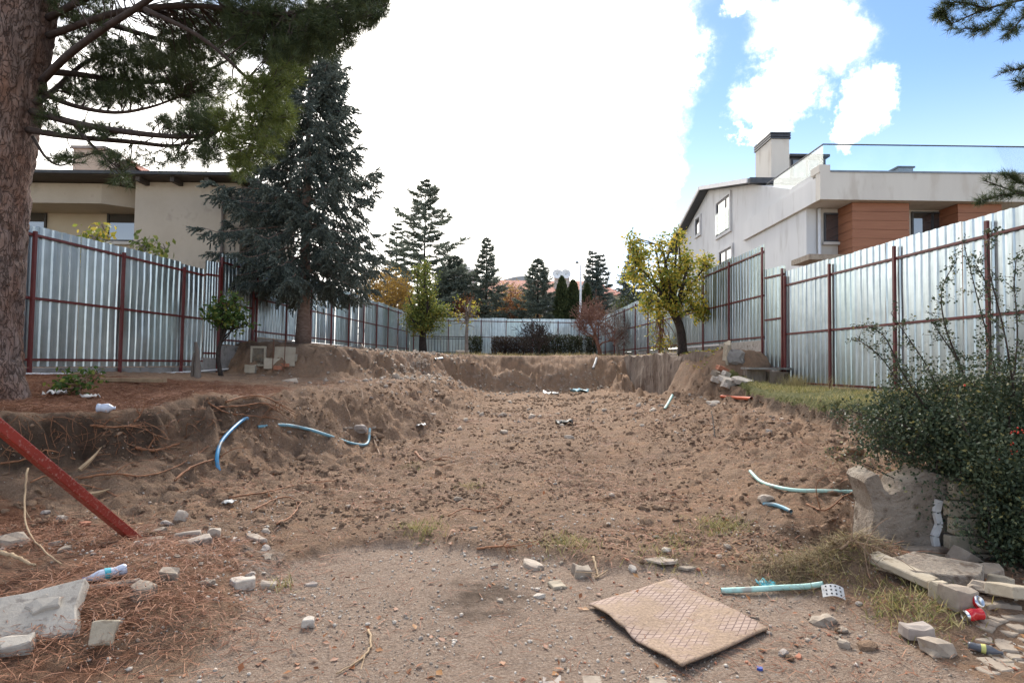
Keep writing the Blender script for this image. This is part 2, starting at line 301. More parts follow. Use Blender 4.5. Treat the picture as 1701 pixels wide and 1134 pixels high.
    mn = N(t, 'ShaderNodeMath', operation='MAXIMUM'); lk(t, lines(20, 11), mn.inputs[0]); lk(t, lines(20, -11), mn.inputs[1])
    gv = ramp(t, mn.outputs[0], [(.40, (0, 0, 0)), (.47, (1, 1, 1))])
    c = mixc(t, gv, ramp(t, noise(t, 14, 4, .6, v), [(.3, (.255, .172, .135)), (.7, (.345, .25, .20))]), (.165, .10, .078))
    sepu = N(t, 'ShaderNodeSeparateXYZ'); lk(t, uv.outputs[0], sepu.inputs[0])
    dirt = ramp(t, noise(t, 4.0, 6, .68, v), [(.44, (0, 0, 0)), (.57, (1, 1, 1))])
    gv = mixc(t, dirt, gv, (0.25, 0.25, 0.25)); c = mixc(t, dirt, c, ramp(t, noise(t, 60, 4, .7, v), [(.3, (.13, .08, .05)), (.7, (.33, .225, .145))]))
    lk(t, c, b.inputs['Base Color']); b.inputs['Roughness'].default_value = .8
    lk(t, bumpn(t, gv, .8, -.006), b.inputs['Normal']); M['mat'] = m
make_materials()

# ------------------------------------------------------------------ object helpers
ORG = {}
def tag(o, label=None, cat=None, group=None, kind=None):
    if label: o['label'] = label
    if cat: o['category'] = cat
    if group: o['group'] = group
    if kind: o['kind'] = kind
    return o
def thing(name, loc, label, cat, group=None):
    o = bpy.data.objects.new(name, None); o.empty_display_size = .2; col.objects.link(o)
    o.location = loc; ORG[o] = Vector(loc); return tag(o, label, cat, group)
def link(name, me, mat, parent=None, origin=None):
    o = bpy.data.objects.new(name, me); col.objects.link(o)
    if mat: me.materials.append(M[mat] if isinstance(mat, str) else mat)
    if parent is not None: o.parent = parent; ORG[o] = ORG[parent]
    else:
        ORG[o] = Vector(origin) if origin is not None else Vector((0, 0, 0)); o.location = ORG[o]
    return o
class MB:
    def __init__(s): s.v = []; s.f = []; s.n = 0
    def add(s, verts, faces):
        verts = np.asarray(verts, dtype=np.float64).reshape(-1, 3)
        s.v.append(verts); k = s.n
        s.f.extend([tuple(i + k for i in f) for f in faces]); s.n += len(verts); return s
    def box(s, x0, x1, y0, y1, z0, z1):
        v = [(x0, y0, z0), (x1, y0, z0), (x1, y1, z0), (x0, y1, z0), (x0, y0, z1), (x1, y0, z1), (x1, y1, z1), (x0, y1, z1)]
        return s.add(v, [(3, 2, 1, 0), (4, 5, 6, 7), (0, 1, 5, 4), (1, 2, 6, 5), (2, 3, 7, 6), (3, 0, 4, 7)])
    def obox(s, c, ax, ay, az, hx, hy, hz):
        c = Vector(c); ax = Vector(ax).normalized() * hx; ay = Vector(ay).normalized() * hy; az = Vector(az).normalized() * hz
        v = [c - ax - ay - az, c + ax - ay - az, c + ax + ay - az, c - ax + ay - az, c - ax - ay + az, c + ax - ay + az, c + ax + ay + az, c - ax + ay + az]
        return s.add([tuple(p) for p in v], [(3, 2, 1, 0), (4, 5, 6, 7), (0, 1, 5, 4), (1, 2, 6, 5), (2, 3, 7, 6), (3, 0, 4, 7)])
    def bar(s, a, b, w, h=None):
        a = Vector(a); b = Vector(b); h = h or w; d = (b - a)
        up = Vector((0, 0, 1)) if abs(d.normalized().z) < .9 else Vector((0, 1, 0))
        sx = d.cross(up).normalized(); sz = sx.cross(d).normalized()
        return s.obox((a + b) / 2, d, sx, sz, d.length / 2, w / 2, h / 2)
    def tube(s, pts, rad, n=6, caps=True):
        P = np.array([tuple(p) for p in pts], dtype=float); k = len(P)
        r = np.full(k, rad) if np.isscalar(rad) else np.asarray(rad, float)
        T = np.gradient(P, axis=0); T /= np.maximum(np.linalg.norm(T, axis=1, keepdims=True), 1e-9)
        u = np.array((0, 0, 1.0)) if abs(T[0, 2]) < .9 else np.array((1.0, 0, 0))
        vs = []; a = np.linspace(0, 2 * np.pi, n, endpoint=False)
        for i in range(k):
            u = u - T[i] * (u @ T[i]); nn = np.linalg.norm(u)
            if nn < 1e-6: u = np.cross(T[i], (1, 0, 0.3)); nn = np.linalg.norm(u)
            u = u / nn; w = np.cross(T[i], u)
            vs.append(P[i] + r[i] * (np.cos(a)[:, None] * u + np.sin(a)[:, None] * w))
        F = []
        for i in range(k - 1):
            for j in range(n):
                j2 = (j + 1) % n; F.append((i * n + j, i * n + j2, (i + 1) * n + j2, (i + 1) * n + j))
        if caps: F.append(tuple(range(n - 1, -1, -1))); F.append(tuple((k - 1) * n + j for j in range(n)))
        return s.add(np.concatenate(vs), F)
    def prism(s, poly, d):
        """poly: 3-D points of a planar face, extruded by vector d"""
        n = len(poly); d = np.array(tuple(d)); p = np.array([tuple(q) for q in poly], float)
        F = [tuple(range(n)), tuple(range(2 * n - 1, n - 1, -1))]
        for i in range(n): j = (i + 1) % n; F.append((j, i, i + n, j + n))
        return s.add(np.concatenate([p, p + d]), F)
    def build(s, name, mat, parent=None, smooth=False, origin=None, fixn=False):
        V = np.concatenate(s.v)
        o0 = ORG[parent] if parent is not None else (Vector(origin) if origin is not None else Vector((0, 0, 0)))
        V = V - np.array(tuple(o0))
        me = bpy.data.meshes.new(name); me.from_pydata(V.tolist(), [], s.f)
        if fixn:
            bm = bmesh.new(); bm.from_mesh(me); bmesh.ops.recalc_face_normals(bm, faces=bm.faces); bm.to_mesh(me); bm.free()
        if smooth: me.polygons.foreach_set('use_smooth', [True] * len(me.polygons))
        me.update()
        return link(name, me, mat, parent, origin)
def tri_mesh(name, V, F, mat, parent=None, origin=None, smooth=False):
    """V (n,3), F (m,3 or 4) numpy -> fast mesh"""
    o0 = ORG[parent] if parent is not None else (Vector(origin) if origin is not None else Vector((0, 0, 0)))
    V = np.asarray(V, dtype=np.float32) - np.array(tuple(o0), dtype=np.float32); F = np.asarray(F, dtype=np.int32); k = F.shape[1]
    me = bpy.data.meshes.new(name); me.vertices.add(len(V)); me.vertices.foreach_set('co', V.ravel())
    me.loops.add(F.size); me.loops.foreach_set('vertex_index', F.ravel())
    me.polygons.add(len(F)); me.polygons.foreach_set('loop_start', np.arange(0, F.size, k, dtype=np.int32))
    try: me.polygons.foreach_set('loop_total', np.full(len(F), k, dtype=np.int32))
    except Exception: pass
    if smooth: me.polygons.foreach_set('use_smooth', np.ones(len(F), dtype=bool))
    me.update(calc_edges=True)
    return link(name, me, mat, parent, origin)
def instances(bv, bf, P, Rm, S):
    """base verts/faces copied to positions P (n,3), rotations Rm (n,3,3), scales S (n,) or (n,3)"""
    bv = np.asarray(bv, float); bf = np.asarray(bf, int); n = len(P)
    S = np.asarray(S, float)
    if S.ndim == 1: S = np.repeat(S[:, None], 3, 1)
    V = np.einsum('nij,nkj->nki', Rm, bv[None] * S[:, None, :]) + P[:, None, :]
    F = bf[None] + (np.arange(n) * len(bv))[:, None, None]
    return V.reshape(-1, 3), F.reshape(-1, bf.shape[1])
def frames(D, roll=None):
    """rotation matrices whose local Y is D"""
    D = D / np.maximum(np.linalg.norm(D, axis=1, keepdims=True), 1e-9)
    up = np.tile((0, 0, 1.0), (len(D), 1)); up[np.abs(D[:, 2]) > .95] = (1, 0, 0)
    X = np.cross(D, up); X /= np.linalg.norm(X, axis=1, keepdims=True); Z = np.cross(X, D)
    if roll is not None:
        c, s = np.cos(roll)[:, None], np.sin(roll)[:, None]; X, Z = c * X + s * Z, -s * X + c * Z
    return np.stack([X, D, Z], axis=2)
def randdirs(n, rs):
    d = rs.normal(size=(n, 3)); return d / np.linalg.norm(d, axis=1, keepdims=True)
def bez(pts, n=16):
    """Catmull-Rom through points"""
    P = [Vector(p) for p in pts]; P = [P[0] * 2 - P[1]] + P + [P[-1] * 2 - P[-2]]; o = []
    m = len(P) - 3; per = max(2, n // m)
    for i in range(m):
        a, b, c, d = P[i:i + 4]
        for k in range(per):
            t = k / per
            o.append(.5 * ((2 * b) + (c - a) * t + (2 * a - 5 * b + 4 * c - d) * t * t + (3 * b - a - 3 * c + d) * t ** 3))
    o.append(P[-2]); return o

# ------------------------------------------------------------------ terrain
def _h(ix, iy, seed):
    n = (ix * 374761393 + iy * 668265263 + seed * 1442695041) & 0xFFFFFFFF
    n = ((n ^ (n >> 13)) * 1274126177) & 0xFFFFFFFF
    return ((n ^ (n >> 16)) & 0xFFFF) / 32767.5 - 1.0
def vnoise(x, y, seed=0):
    x0 = np.floor(x); y0 = np.floor(y); fx = x - x0; fy = y - y0
    ix = x0.astype(np.int64); iy = y0.astype(np.int64)
    u = fx * fx * fx * (fx * (fx * 6 - 15) + 10); w = fy * fy * fy * (fy * (fy * 6 - 15) + 10)
    a = _h(ix, iy, seed); b = _h(ix + 1, iy, seed); c = _h(ix, iy + 1, seed); d = _h(ix + 1, iy + 1, seed)
    return (a * (1 - u) + b * u) * (1 - w) + (c * (1 - u) + d * u) * w
def fbm(x, y, o=4, seed=0, g=.5):
    s = 0; a = 1; t = 0
    for i in range(o):
        s = s + a * vnoise(x * 2 ** i + 17.3 * i, y * 2 ** i - 9.1 * i, seed + i); t += a; a *= g
    return s / t
def sst(a, b, t):
    t = np.clip((t - a) / (b - a), 0, 1); return t * t * (3 - 2 * t)
def sdpoly(x, y, poly):
    d = np.full(x.shape, 1e9); ins = np.zeros(x.shape, bool); n = len(poly)
    for i in range(n):
        ax, ay = poly[i]; bx, by = poly[(i + 1) % n]
        ex, ey = bx - ax, by - ay
        t = np.clip(((x - ax) * ex + (y - ay) * ey) / (ex * ex + ey * ey), 0, 1)
        d = np.minimum(d, np.hypot(x - ax - t * ex, y - ay - t * ey))
        if ay != by:
            ins ^= ((ay > y) != (by > y)) & (x < (bx - ax) * (y - ay) / (by - ay) + ax)
    return np.where(ins, d, -d)
L1 = [(-40, 5.0), (-6.5, 5.1), (-5.2, 5.55), (-4.4, 6.1), (-4.0, 7.4), (-3.7, 8.6), (-3.35, 10), (-3.0, 12.5), (-2.9, 15), (-2.7, 18), (-2.6, 22), (-2.8, 25), (-3.0, 45), (-40, 45)]
H2 = [(-40, 16.6), (-6.9, 16.7), (-5.7, 16.5), (-5.2, 17.1), (-4.3, 19.5), (-3.7, 23), (-2.8, 26.6), (-.8, 27.6), (2.5, 27.7), (4.9, 26.6), (5.2, 25), (5.55, 20.5), (5.9, 17.6), (6.15, 16.2), (40, 16), (40, 200), (-40, 200)]
R1 = [(40, 17), (5.95, 17), (5.75, 15.2), (5.45, 13.6), (5.15, 12), (4.95, 9.5), (4.85, 7.2), (4.55, 6.0), (4.1, 5.15), (40, 5.05)]
DRV = [(-1.55, 0), (-1.6, 3.6), (-1.75, 4.4), (-1.35, 4.95), (-.7, 5.15), (.1, 4.85), (.75, 4.65), (1.3, 4.75), (2.1, 4.3), (2.3, 3.4), (2.6, 0)]
GRASSR = [(4.5, 15.2), (5.0, 12.2), (4.7, 9.0), (4.5, 6.6), (7.6, 5.5), (7.3, 15.2)]
def terrain(x, y, full=False):
    x = np.asarray(x, float); y = np.asarray(y, float)
    wob = fbm(x * .9, y * .9, 4, 3); wob2 = fbm(x * 3.1, y * 3.1, 4, 5, .6); crum = fbm(x * 8, y * 8, 3, 15, .6)
    fl = .02 + .0145 * np.clip(y - 5, 0, 23)
    fl = fl + .52 * sst(1.6, 4.6, x) * sst(5.1, 6.6, y) * (1 - .55 * sst(12, 19, y))
    fl = fl + .10 * sst(-1.4, -3.4, x) * sst(12, 6, y)
    fl = fl + wob * .05 * sst(4.6, 7, y)
    dd = sdpoly(x, y, DRV) + wob2 * .09 + wob * .12
    drv = sst(-.06, .14, dd)
    soil = (1 - drv) * sst(3.0, 5.2, y + .25 * np.abs(x))
    fl = fl + .075 * soil * (y > 2)
    # left foreground heap
    fl = fl + .14 * np.exp(-(((x + 2.35) / .75) ** 2 + ((y - 3.75) / .75) ** 2)) + .10 * sst(-2.4, -4, x) * sst(6, 3.5, y)
    # hollow beside the broken wall stub, heap before it
    fl = fl - .20 * np.exp(-(((x - 2.75) / .42) ** 2 + ((y - 5.15) / .35) ** 2))
    fl = fl + .24 * np.exp(-(((x - 2.55) / .40) ** 2 + ((y - 4.35) / .28) ** 2)) * (1 + .4 * wob2)
    fl = fl + .10 * np.exp(-(((x - 2.9) / .5) ** 2 + ((y - 3.75) / .25) ** 2))
    z = fl
    # left terrace
    d1 = sdpoly(x, y, L1) + wob * .34 + wob2 * .16 + crum * .07
    w1 = 1.0 + .75 * sst(8, 13, y)
    s = np.clip(1 + d1 / w1, 0, 1)
    cut = sst(9.5, 6.5, y)
    p = cut * (.34 * sst(0, .75, s) + .66 * sst(.70, .98, s)) + (1 - cut) * (s * s * (3 - 2 * s) * .75 + .25 * s)
    t1 = .98 + .05 * np.clip(-x - 4, 0, 4) + .10 * np.clip(y - 7, 0, 3) / 3 + wob * .04
    z1 = np.maximum(z, t1); z = z + (z1 - z) * p
    z = z + .12 * np.exp(-(((x + 4.0) / .42) ** 2 + ((y - 7.75) / .55) ** 2)) * (1 + .5 * wob2)
    # high ground left, back, right
    d2 = sdpoly(x, y, H2) + (wob * .6 + wob2 * .3 + crum * .10) * (1 - .95 * sst(4.3, 4.9, x))
    w2 = 1.15 - .95 * sst(4.3, 5.1, x) * sst(18.8, 20.2, y) + (1.9 + .9 * wob) * sst(24.5, 26.2, y) * sst(4.6, 3, x)
    s = np.clip(1 + d2 / w2, 0, 1)
    p2 = .35 * s + .65 * s * s * (3 - 2 * s)
    t2 = 1.95 + .12 * sst(-4, -6.5, x) + .05 * sst(0, 4, x) + .05 * sst(27, 32, y) + wob * .04
    z = z + (np.maximum(z, t2) - z) * p2
    # right grassy bank
    d3 = sdpoly(x, y, R1) + wob * .18 + wob2 * .15 + crum * .08
    w3 = .28 + .9 * sst(13.2, 15.5, y)
    s = np.clip(1 + d3 / w3, 0, 1); p3 = sst(0, 1, s) * .9 + .1 * s
    t3 = 1.06 + .06 * sst(5, 7, x) + wob * .05
    z = z + (np.maximum(z, t3) - z) * p3
    # debris fan below the right corner
    z = z + .35 * np.exp(-(((x - 5.15) / .8) ** 2 + ((y - 15.6) / 1.7) ** 2)) * (1 + .9 * wob2 + .6 * crum)
    inlot = (y > 4.4) & (x > -3.6) & (x < 5) & (y < 27.5)
    # caterpillar track ribs
    tr = np.exp(-((x - .9 - .03 * (y - 8)) / .42) ** 2) * sst(6.6, 7.4, y) * sst(11.5, 9.5, y)
    z = z + tr * .028 * np.sin(y * 2 * np.pi / .25 + wob2 * 1.2)
    # roughness
    far = np.clip(y / 7, .6, 2.2)
    cl = np.abs(fbm(x * 4.6, y * 4.6, 4, 21, .55)); cl2 = fbm(x * 13, y * 13, 3, 33, .6)
    amp = (.55 + .45 * soil * inlot) * (1 - .45 * np.exp(-((x - .6) / 2.1) ** 2) * (y < 24)) + .5 * np.exp(-((d2 + .5) / .6) ** 2)
    band = sst(.25, .02, np.abs(d1 + .5)) + np.exp(-((d3 + .9) / .55) ** 2) * (x > 2) * (y > 5) + .7 * np.exp(-((d1 + 1.1) / .8) ** 2)
    z = z + (1 - .85 * drv) * amp * ((.105 * (cl - .2) * (1 + 1.1 * np.clip(band, 0, 1.2))) + .030 * cl2 - .018 * np.abs(fbm(x * 8.5, y * 8.5, 2, 39))) * np.clip(far, .7, 1.25) + .004 * cl2 * drv
    z = np.where(y > 36, np.minimum(z, 2.1) * 0 + 2.05, z)
    if not full: return z
    needle = .95 * sst(-.2, .3, d1) * sst(13, 9, y) * sst(-2.8, -4.2, x) + .52 * sst(-1.1, -2.0, x) * sst(5.6, 4.6, y) + .48 * sst(-3.2, -4.2, x) * sst(6.5, 4.5, y) * (p < .6)
    grass = .9 * sst(-.25, .2, sdpoly(x, y, GRASSR)) * sst(.45, .8, p3) + .45 * sst(29, 33, y) + .5 * sst(9, 14, np.abs(x))
    pale = .55 * np.exp(-(((x + 1.75) / .45) ** 2 + ((y - 4.35) / .55) ** 2)) + .52 * np.exp(-(((x - 1.75) / .4) ** 2 + ((y - 4.0) / .5) ** 2)) + .5 * np.exp(-(((x + 3.4) / 1.4) ** 2 + ((y - 21.5) / 2.2) ** 2)) + .45 * np.exp(-((y - 25.6) / .9) ** 2) * (np.abs(x) < 4) + .3 * (s2 := sst(4.7, 5.2, x) * sst(19.5, 21, y) * sst(28, 26, y))
    pale = pale + .38 * np.exp(-(((x + .9) / .55) ** 2 + ((y - 4.85) / .3) ** 2)) + .33 * np.exp(-(((x - 1.15) / .4) ** 2 + ((y - 5.0) / .25) ** 2))
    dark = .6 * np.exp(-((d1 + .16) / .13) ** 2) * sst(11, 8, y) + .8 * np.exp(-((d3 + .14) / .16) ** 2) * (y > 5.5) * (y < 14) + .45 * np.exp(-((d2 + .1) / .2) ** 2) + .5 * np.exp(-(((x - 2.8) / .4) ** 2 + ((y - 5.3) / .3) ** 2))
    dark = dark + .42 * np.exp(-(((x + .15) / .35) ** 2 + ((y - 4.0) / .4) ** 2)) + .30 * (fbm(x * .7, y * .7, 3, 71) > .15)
    return z, dict(pave=drv * 1.0, needle=needle, grass=grass, pale=pale, dark=dark)
def grow(start, stop, step, k):
    o = []; v = start; s = step
    while v < stop: o.append(v); s *= k; v += s
    o.append(stop); return o
xs = np.arange(-4.6, 4.61, .036); side = []
v = 4.63
while v < 9.5: side.append(v); v += .055
side += grow(9.6, 900, .12, 1.16)
xs = np.concatenate([-np.array(side[::-1]), xs, np.array(side)])
ys = [-30, -15, -8, -4, -1, 0, .8, 1.4, 1.8]; v = 2.1
while v < 30: ys.append(v); v += max(.026, .0072 * v)
ys += grow(30.2, 1500, .2, 1.13); ys = np.array(ys)
GX, GY = np.meshgrid(xs, ys)
GZ, GA = terrain(GX.ravel(), GY.ravel(), True)
nx, ny = len(xs), len(ys)
idx = np.arange(nx * ny).reshape(ny, nx)
F = np.stack([idx[:-1, :-1], idx[:-1, 1:], idx[1:, 1:], idx[1:, :-1]], -1).reshape(-1, 4)
ground = tri_mesh('ground', np.stack([GX.ravel(), GY.ravel(), GZ], 1), F, 'soil', smooth=True)
ground['kind'] = 'structure'
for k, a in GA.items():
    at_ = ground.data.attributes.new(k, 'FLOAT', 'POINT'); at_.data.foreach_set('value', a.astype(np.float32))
GZ2 = GZ.reshape(ny, nx)
def hfast(x, y):
    x = np.asarray(x, float); y = np.asarray(y, float)
    i = np.clip(np.searchsorted(xs, x) - 1, 0, nx - 2); j = np.clip(np.searchsorted(ys, y) - 1, 0, ny - 2)
    u = (x - xs[i]) / (xs[i + 1] - xs[i]); v = (y - ys[j]) / (ys[j + 1] - ys[j])
    return (GZ2[j, i] * (1 - u) + GZ2[j, i + 1] * u) * (1 - v) + (GZ2[j + 1, i] * (1 - u) + GZ2[j + 1, i + 1] * u) * v
def hz(x, y): return float(hfast(x, y))
_TS = np.concatenate([np.arange(2.0, 9, .01), np.arange(9, 45, .03)])
def gp(px, py):
    d = ray(px, py); t = _TS / d.y
    X = d.x * t; Z = EYE + d.z * t; H = hfast(X, _TS); b = np.nonzero(Z <= H)[0]
    i = b[0] if len(b) else len(_TS) - 1
    return Vector((X[i], _TS[i], H[i]))

# ------------------------------------------------------------------ fences
def sheet_mesh(w, z0a, z1a, z0b, z1b, seed):
    """trapezoid-ribbed sheet, along local x from 0..w, facing local -y; ends of different height"""
    rs = random.Random(seed); prof = [(0, 0)]; pitch = w / 5.0
    for i in range(5):
        a = i * pitch
        prof += [(a + pitch * .34, 0), (a + pitch * .46, -.018), (a + pitch * .80, -.018), (a + pitch * .92, 0)]
    prof += [(w, 0)]
    prof = [(x + (rs.uniform(-.006, .006) if 0 < x < w else 0), y) for x, y in prof]
    nz_ = 5; V = []; lean = [rs.uniform(-.010, .010) for _ in range(nz_)]
    for k in range(nz_):
        t = k / (nz_ - 1)
        for (x, y) in prof:
            s = x / w; zb = z0a + (z0b - z0a) * s; zt = z1a + (z1b - z1a) * s
            V.append((x, y + lean[k] * (.4 + .6 * math.sin(s * 3 + seed)), zb + (zt - zb) * t))
    n = len(prof); F = [(k * n + i, k * n + i + 1, (k + 1) * n + i + 1, (k + 1) * n + i) for k in range(nz_ - 1) for i in range(n - 1)]
    return V, F
def fence_run(parent, A, B, sections, side, seed, sheetw=.92, post=.05, rail=.038, yext=0):
    """A,B: xy ends; sections: list of (s0,s1, zb0,zb1, zt0,zt1, [rail z pairs], [post s], postbottom(s)) ; side=+1: frame on the left of direction A->B"""
    A = Vector((*A, 0)); B = Vector((*B, 0)); d = (B - A).normalized(); nrm = Vector((-d.y, d.x, 0)) * side
    rs = random.Random(seed); k = 0
    for (s0, s1, zb0, zb1, zt0, zt1, rails, posts, pb) in sections:
        n = max(1, round((s1 - s0) / sheetw)); w = (s1 - s0) / n
        for i in range(n):
            a = s0 + i * w; gap = rs.choice((0, 0, 0, .012, .02)) if i else 0
            ta, tb = i / n, (i + 1) / n; j = rs.uniform(-.025, .035)
            V, F = sheet_mesh(w - gap, zb0 + (zb1 - zb0) * ta, zt0 + (zt1 - zt0) * ta + j, zb0 + (zb1 - zb0) * tb, zt0 + (zt1 - zt0) * tb + j, seed * 50 + k)
            ang = rs.uniform(-.012, .012)
            P = []
            for (x, y, z) in V:
                q = A + d * (a + x) - nrm * (-y + ang * (x - w / 2) - .004 * (k % 2)); P.append((q.x, q.y, z))
            MB().add(P, F).build('sheet', 'sheet', parent); k += 1
        off = nrm * (.0 + post / 2 + .03)
        for s in posts:
            t = (s - s0) / (s1 - s0); zt = zt0 + (zt1 - zt0) * t - .10
            p = A + d * s + off; zl = pb(s) if callable(pb) else pb
            MB().obox((p.x, p.y, (zl + zt) / 2), d, nrm, (0, 0, 1), post / 2, post / 2, (zt - zl) / 2).build('post', 'redpaint', parent)
        off = nrm * (rail / 2 + .004)
        cuts = sorted(set([s0, s1] + [p for p in posts if s0 < p < s1]))
        for (ra, rb) in rails:
            for u, w_ in zip(cuts[:-1], cuts[1:]):
                ta, tb = (u - s0) / (s1 - s0), (w_ - s0) / (s1 - s0)
                pa = A + d * (u + .03) + off; pb_ = A + d * (w_ - .03) + off
                pa.z = ra + (rb - ra) * ta; pb_.z = ra + (rb - ra) * tb
                MB().bar(pa, pb_, rail, rail * 1.1).build('rail', 'redpaint', parent)
# left
LA, LB = (-8.85 + .08 * 6.2, 6.2), (-8.85 + .08 * 35.4, 35.4)
k_ = math.hypot(1, .08)
def ls(Y): return (Y - 6.2) * k_
fl_ = thing('metal_fence', (LA[0], 10, 1.0), 'long corrugated sheet fence on red posts, on the left below the beige house', 'fence')
fence_run(fl_, LA, LB, [
    (ls(6.2), ls(14.9), 1.40, 1.42, 3.72, 3.84, [(1.52, 1.54), (2.54, 2.58), (3.58, 3.66)], [ls(8.0), ls(10.0), ls(12.05), ls(14.0)], 1.0),
    (ls(14.9), ls(15.5), 1.62, 1.62, 4.02, 4.06, [(1.74, 1.74), (2.60, 2.62), (3.70, 3.74)], [ls(15.48)], 1.05),
    (ls(15.5), ls(17.25), 1.98, 1.98, 4.34, 4.36, [(2.10, 2.10), (3.06, 3.06), (4.12, 4.14)], [ls(15.55), ls(17.2)], 1.5),
    (ls(17.25), ls(35.4), 2.26, 2.22, 4.46, 4.50, [(2.42, 2.40), (3.36, 3.38), (4.30, 4.32)], [ls(y) for y in (17.4, 19.3, 21.2, 23.1, 25.0, 26.9, 28.8, 30.7, 32.6, 34.5)], 1.95)], -1, 3)
# right
RA, RB = (8 - .076 * 5.2, 5.2), (8 - .076 * 35.4, 35.4)
k2_ = math.hypot(1, .076)
def rsd(Y): return (Y - 5.2) * k2_
fr_ = thing('metal_fence', (RA[0], 10, 1.0), 'long corrugated sheet fence on red posts, on the right below the pale grey house', 'fence')
fence_run(fr_, RA, RB, [
    (rsd(5.2), rsd(15.05), 1.16, 1.16, 3.94, 3.95, [(1.20, 1.20), (2.40, 2.40), (3.62, 3.62)], [rsd(7.1), rsd(9.15), rsd(11.15), rsd(13.15), rsd(15.0)], .95),
    (rsd(15.05), rsd(16.1), 1.45, 1.45, 4.16, 4.20, [(1.55, 1.55), (2.82, 2.82), (3.92, 3.95)], [rsd(15.12)], 1.2),
    (rsd(16.1), rsd(35.4), 2.30, 2.25, 4.90, 4.42, [(2.38, 2.36), (3.50, 3.36), (4.68, 4.22)], [rsd(y) for y in (16.15, 18.2, 20.2, 22.3, 24.3, 26.3, 28.3, 30.3, 32.3, 34.4)], 1.7)], 1, 5)
# back
fb_ = thing('metal_fence', (0, 35.2, 2.0), 'corrugated sheet fence across the far end behind the hedges', 'fence')
BA, BB = (-8.85 + .08 * 35.2 + .05, 35.25), (8 - .076 * 35.2 - .05, 35.25)
blen = BB[0] - BA[0]
fence_run(fb_, BA, BB, [(0, blen, 2.18, 2.18, 4.26, 4.22, [(3.14, 3.12), (4.08, 4.04)], [blen * t for t in (.02, .2, .37, .50, .64, .77, .88, .98)], 2.0)], -1, 8)

# low concrete walls that carry the fences
cw = thing('concrete_wall', (-7.6, 12, 1), 'low weathered concrete wall stepping up under the left sheet fence', 'wall')
def lx(Y): return -8.85 + .08 * Y
def wall_piece(parent, Y0, Y1, off, th, z0, z1, mat, fx, name='wall_block', sg=1):
    a = Vector((fx(Y0) + off, Y0, 0)); b = Vector((fx(Y1) + off, Y1, 0)); t = Vector((-th * sg, 0, 0))
    m = MB(); poly = [(a.x, a.y, z0), (b.x, b.y, z0), (b.x, b.y, z1), (a.x, a.y, z1)]
    m.prism(poly, t); return m.build(name, mat, parent, fixn=True)
wall_piece(cw, 5.5, 14.9, .0, .22, .9, 1.39, 'concrete', lx, 'kerb')
wall_piece(cw, 14.92, 15.55, .02, .22, .9, 1.61, 'concrete', lx)
wall_piece(cw, 15.56, 17.25, .03, .22, .9, 1.96, 'concrete', lx)
wall_piece(cw, 17.26, 35, .0, .22, 1.0, 2.24, 'concrete', lx)
cwr = thing('concrete_wall', (6.8, 17, 1), 'pale concrete wall stub under the step of the right sheet fence', 'wall')
def rx(Y): return 8 - .076 * Y
wall_piece(cwr, 16.1, 19.0, -.02, .2, 1.2, 2.29, 'white_rubble', rx, sg=-1)
wall_piece(cwr, 15.05, 16.09, -.05, .2, 1.0, 1.50, 'white_rubble', rx, sg=-1)
wall_piece(cwr, 19.02, 35, .0, .2, 1.5, 2.24, 'concrete', rx, sg=-1)
# grey block wall stub standing under the fence step
bs = thing('block_wall', (6.4, 14.8, 1), 'short dark stained block wall left of the grassy bank', 'wall')
for (x0, x1, zt, y) in ((5.85, 6.33, 1.50, 15.0), (6.36, 6.85, 1.46, 14.85)):
    MB().box(x0, x1, y, y + .25, .7, zt).build('block', 'stain_concrete', bs)
MB().box(5.82, 6.88, 14.8, 15.3, 1.51, 1.56).build('cap', 'concrete', bs)
# retaining wall exposed by digging, right rear corner
rw = thing('retaining_wall', (5.3, 24, .3), 'exposed stained retaining wall at the far right corner of the pit', 'wall')
def wavy_wall(parent, pts, th, z0, z1, mat, name, seed, nz_=10):
    V = []; F = []; P = bez([(p[0], p[1], 0) for p in pts], 60); n = len(P); rs = np.random.RandomState(seed)
    for k in range(nz_ + 1):
        for i, p in enumerate(P):
            z = z0 + (z1 - z0) * k / nz_
            o = .07 * float(fbm(np.array([p.y * 1.3 + p.x]), np.array([z * 1.2 + seed]), 4, seed)[0]); V.append((p.x + o, p.y + o * .5, z + (.10 * float(vnoise(np.array([p.y * 1.7]), np.array([seed + .5]), 4)[0]) if k == nz_ else 0)))
    for k in range(nz_):
        for i in range(n - 1): F.append((k * n + i, k * n + i + 1, (k + 1) * n + i + 1, (k + 1) * n + i))
    m = MB(); m.add(V, F); m.add([(x + th, y, z) for x, y, z in V], [tuple(reversed(f)) for f in F])
    top = nz_ * n; tot = len(V)
    m.f.extend([(top + i, top + i + 1, tot + top + i + 1, tot + top + i) for i in range(n - 1)])
    m.f.append(tuple(k * n for k in range(nz_ + 1)) + tuple(tot + k * n for k in range(nz_, -1, -1)))
    return m.build(name, mat, parent, fixn=True)
wavy_wall(rw, [(4.85, 26.6), (4.98, 24.8), (5.14, 22.4), (5.28, 20.6), (5.48, 19.0), (5.68, 17.6), (5.95, 16.4)], .42, .1, 1.95, 'stain_concrete', 'wall_face', 5)

# white conduit along left wall
P_ = [(lx(y) + .07, y, z) for y, z in ((8.1, 1.33), (9.6, 1.30), (11, 1.27), (12.5, 1.25), (14, 1.27), (15.5, 1.32), (17.1, 1.40))]
o = MB().tube(bez(P_, 40), .022, 8).build('conduit', 'white', smooth=True); tag(o, 'thin white pipe running along the foot of the left fence', 'pipe')

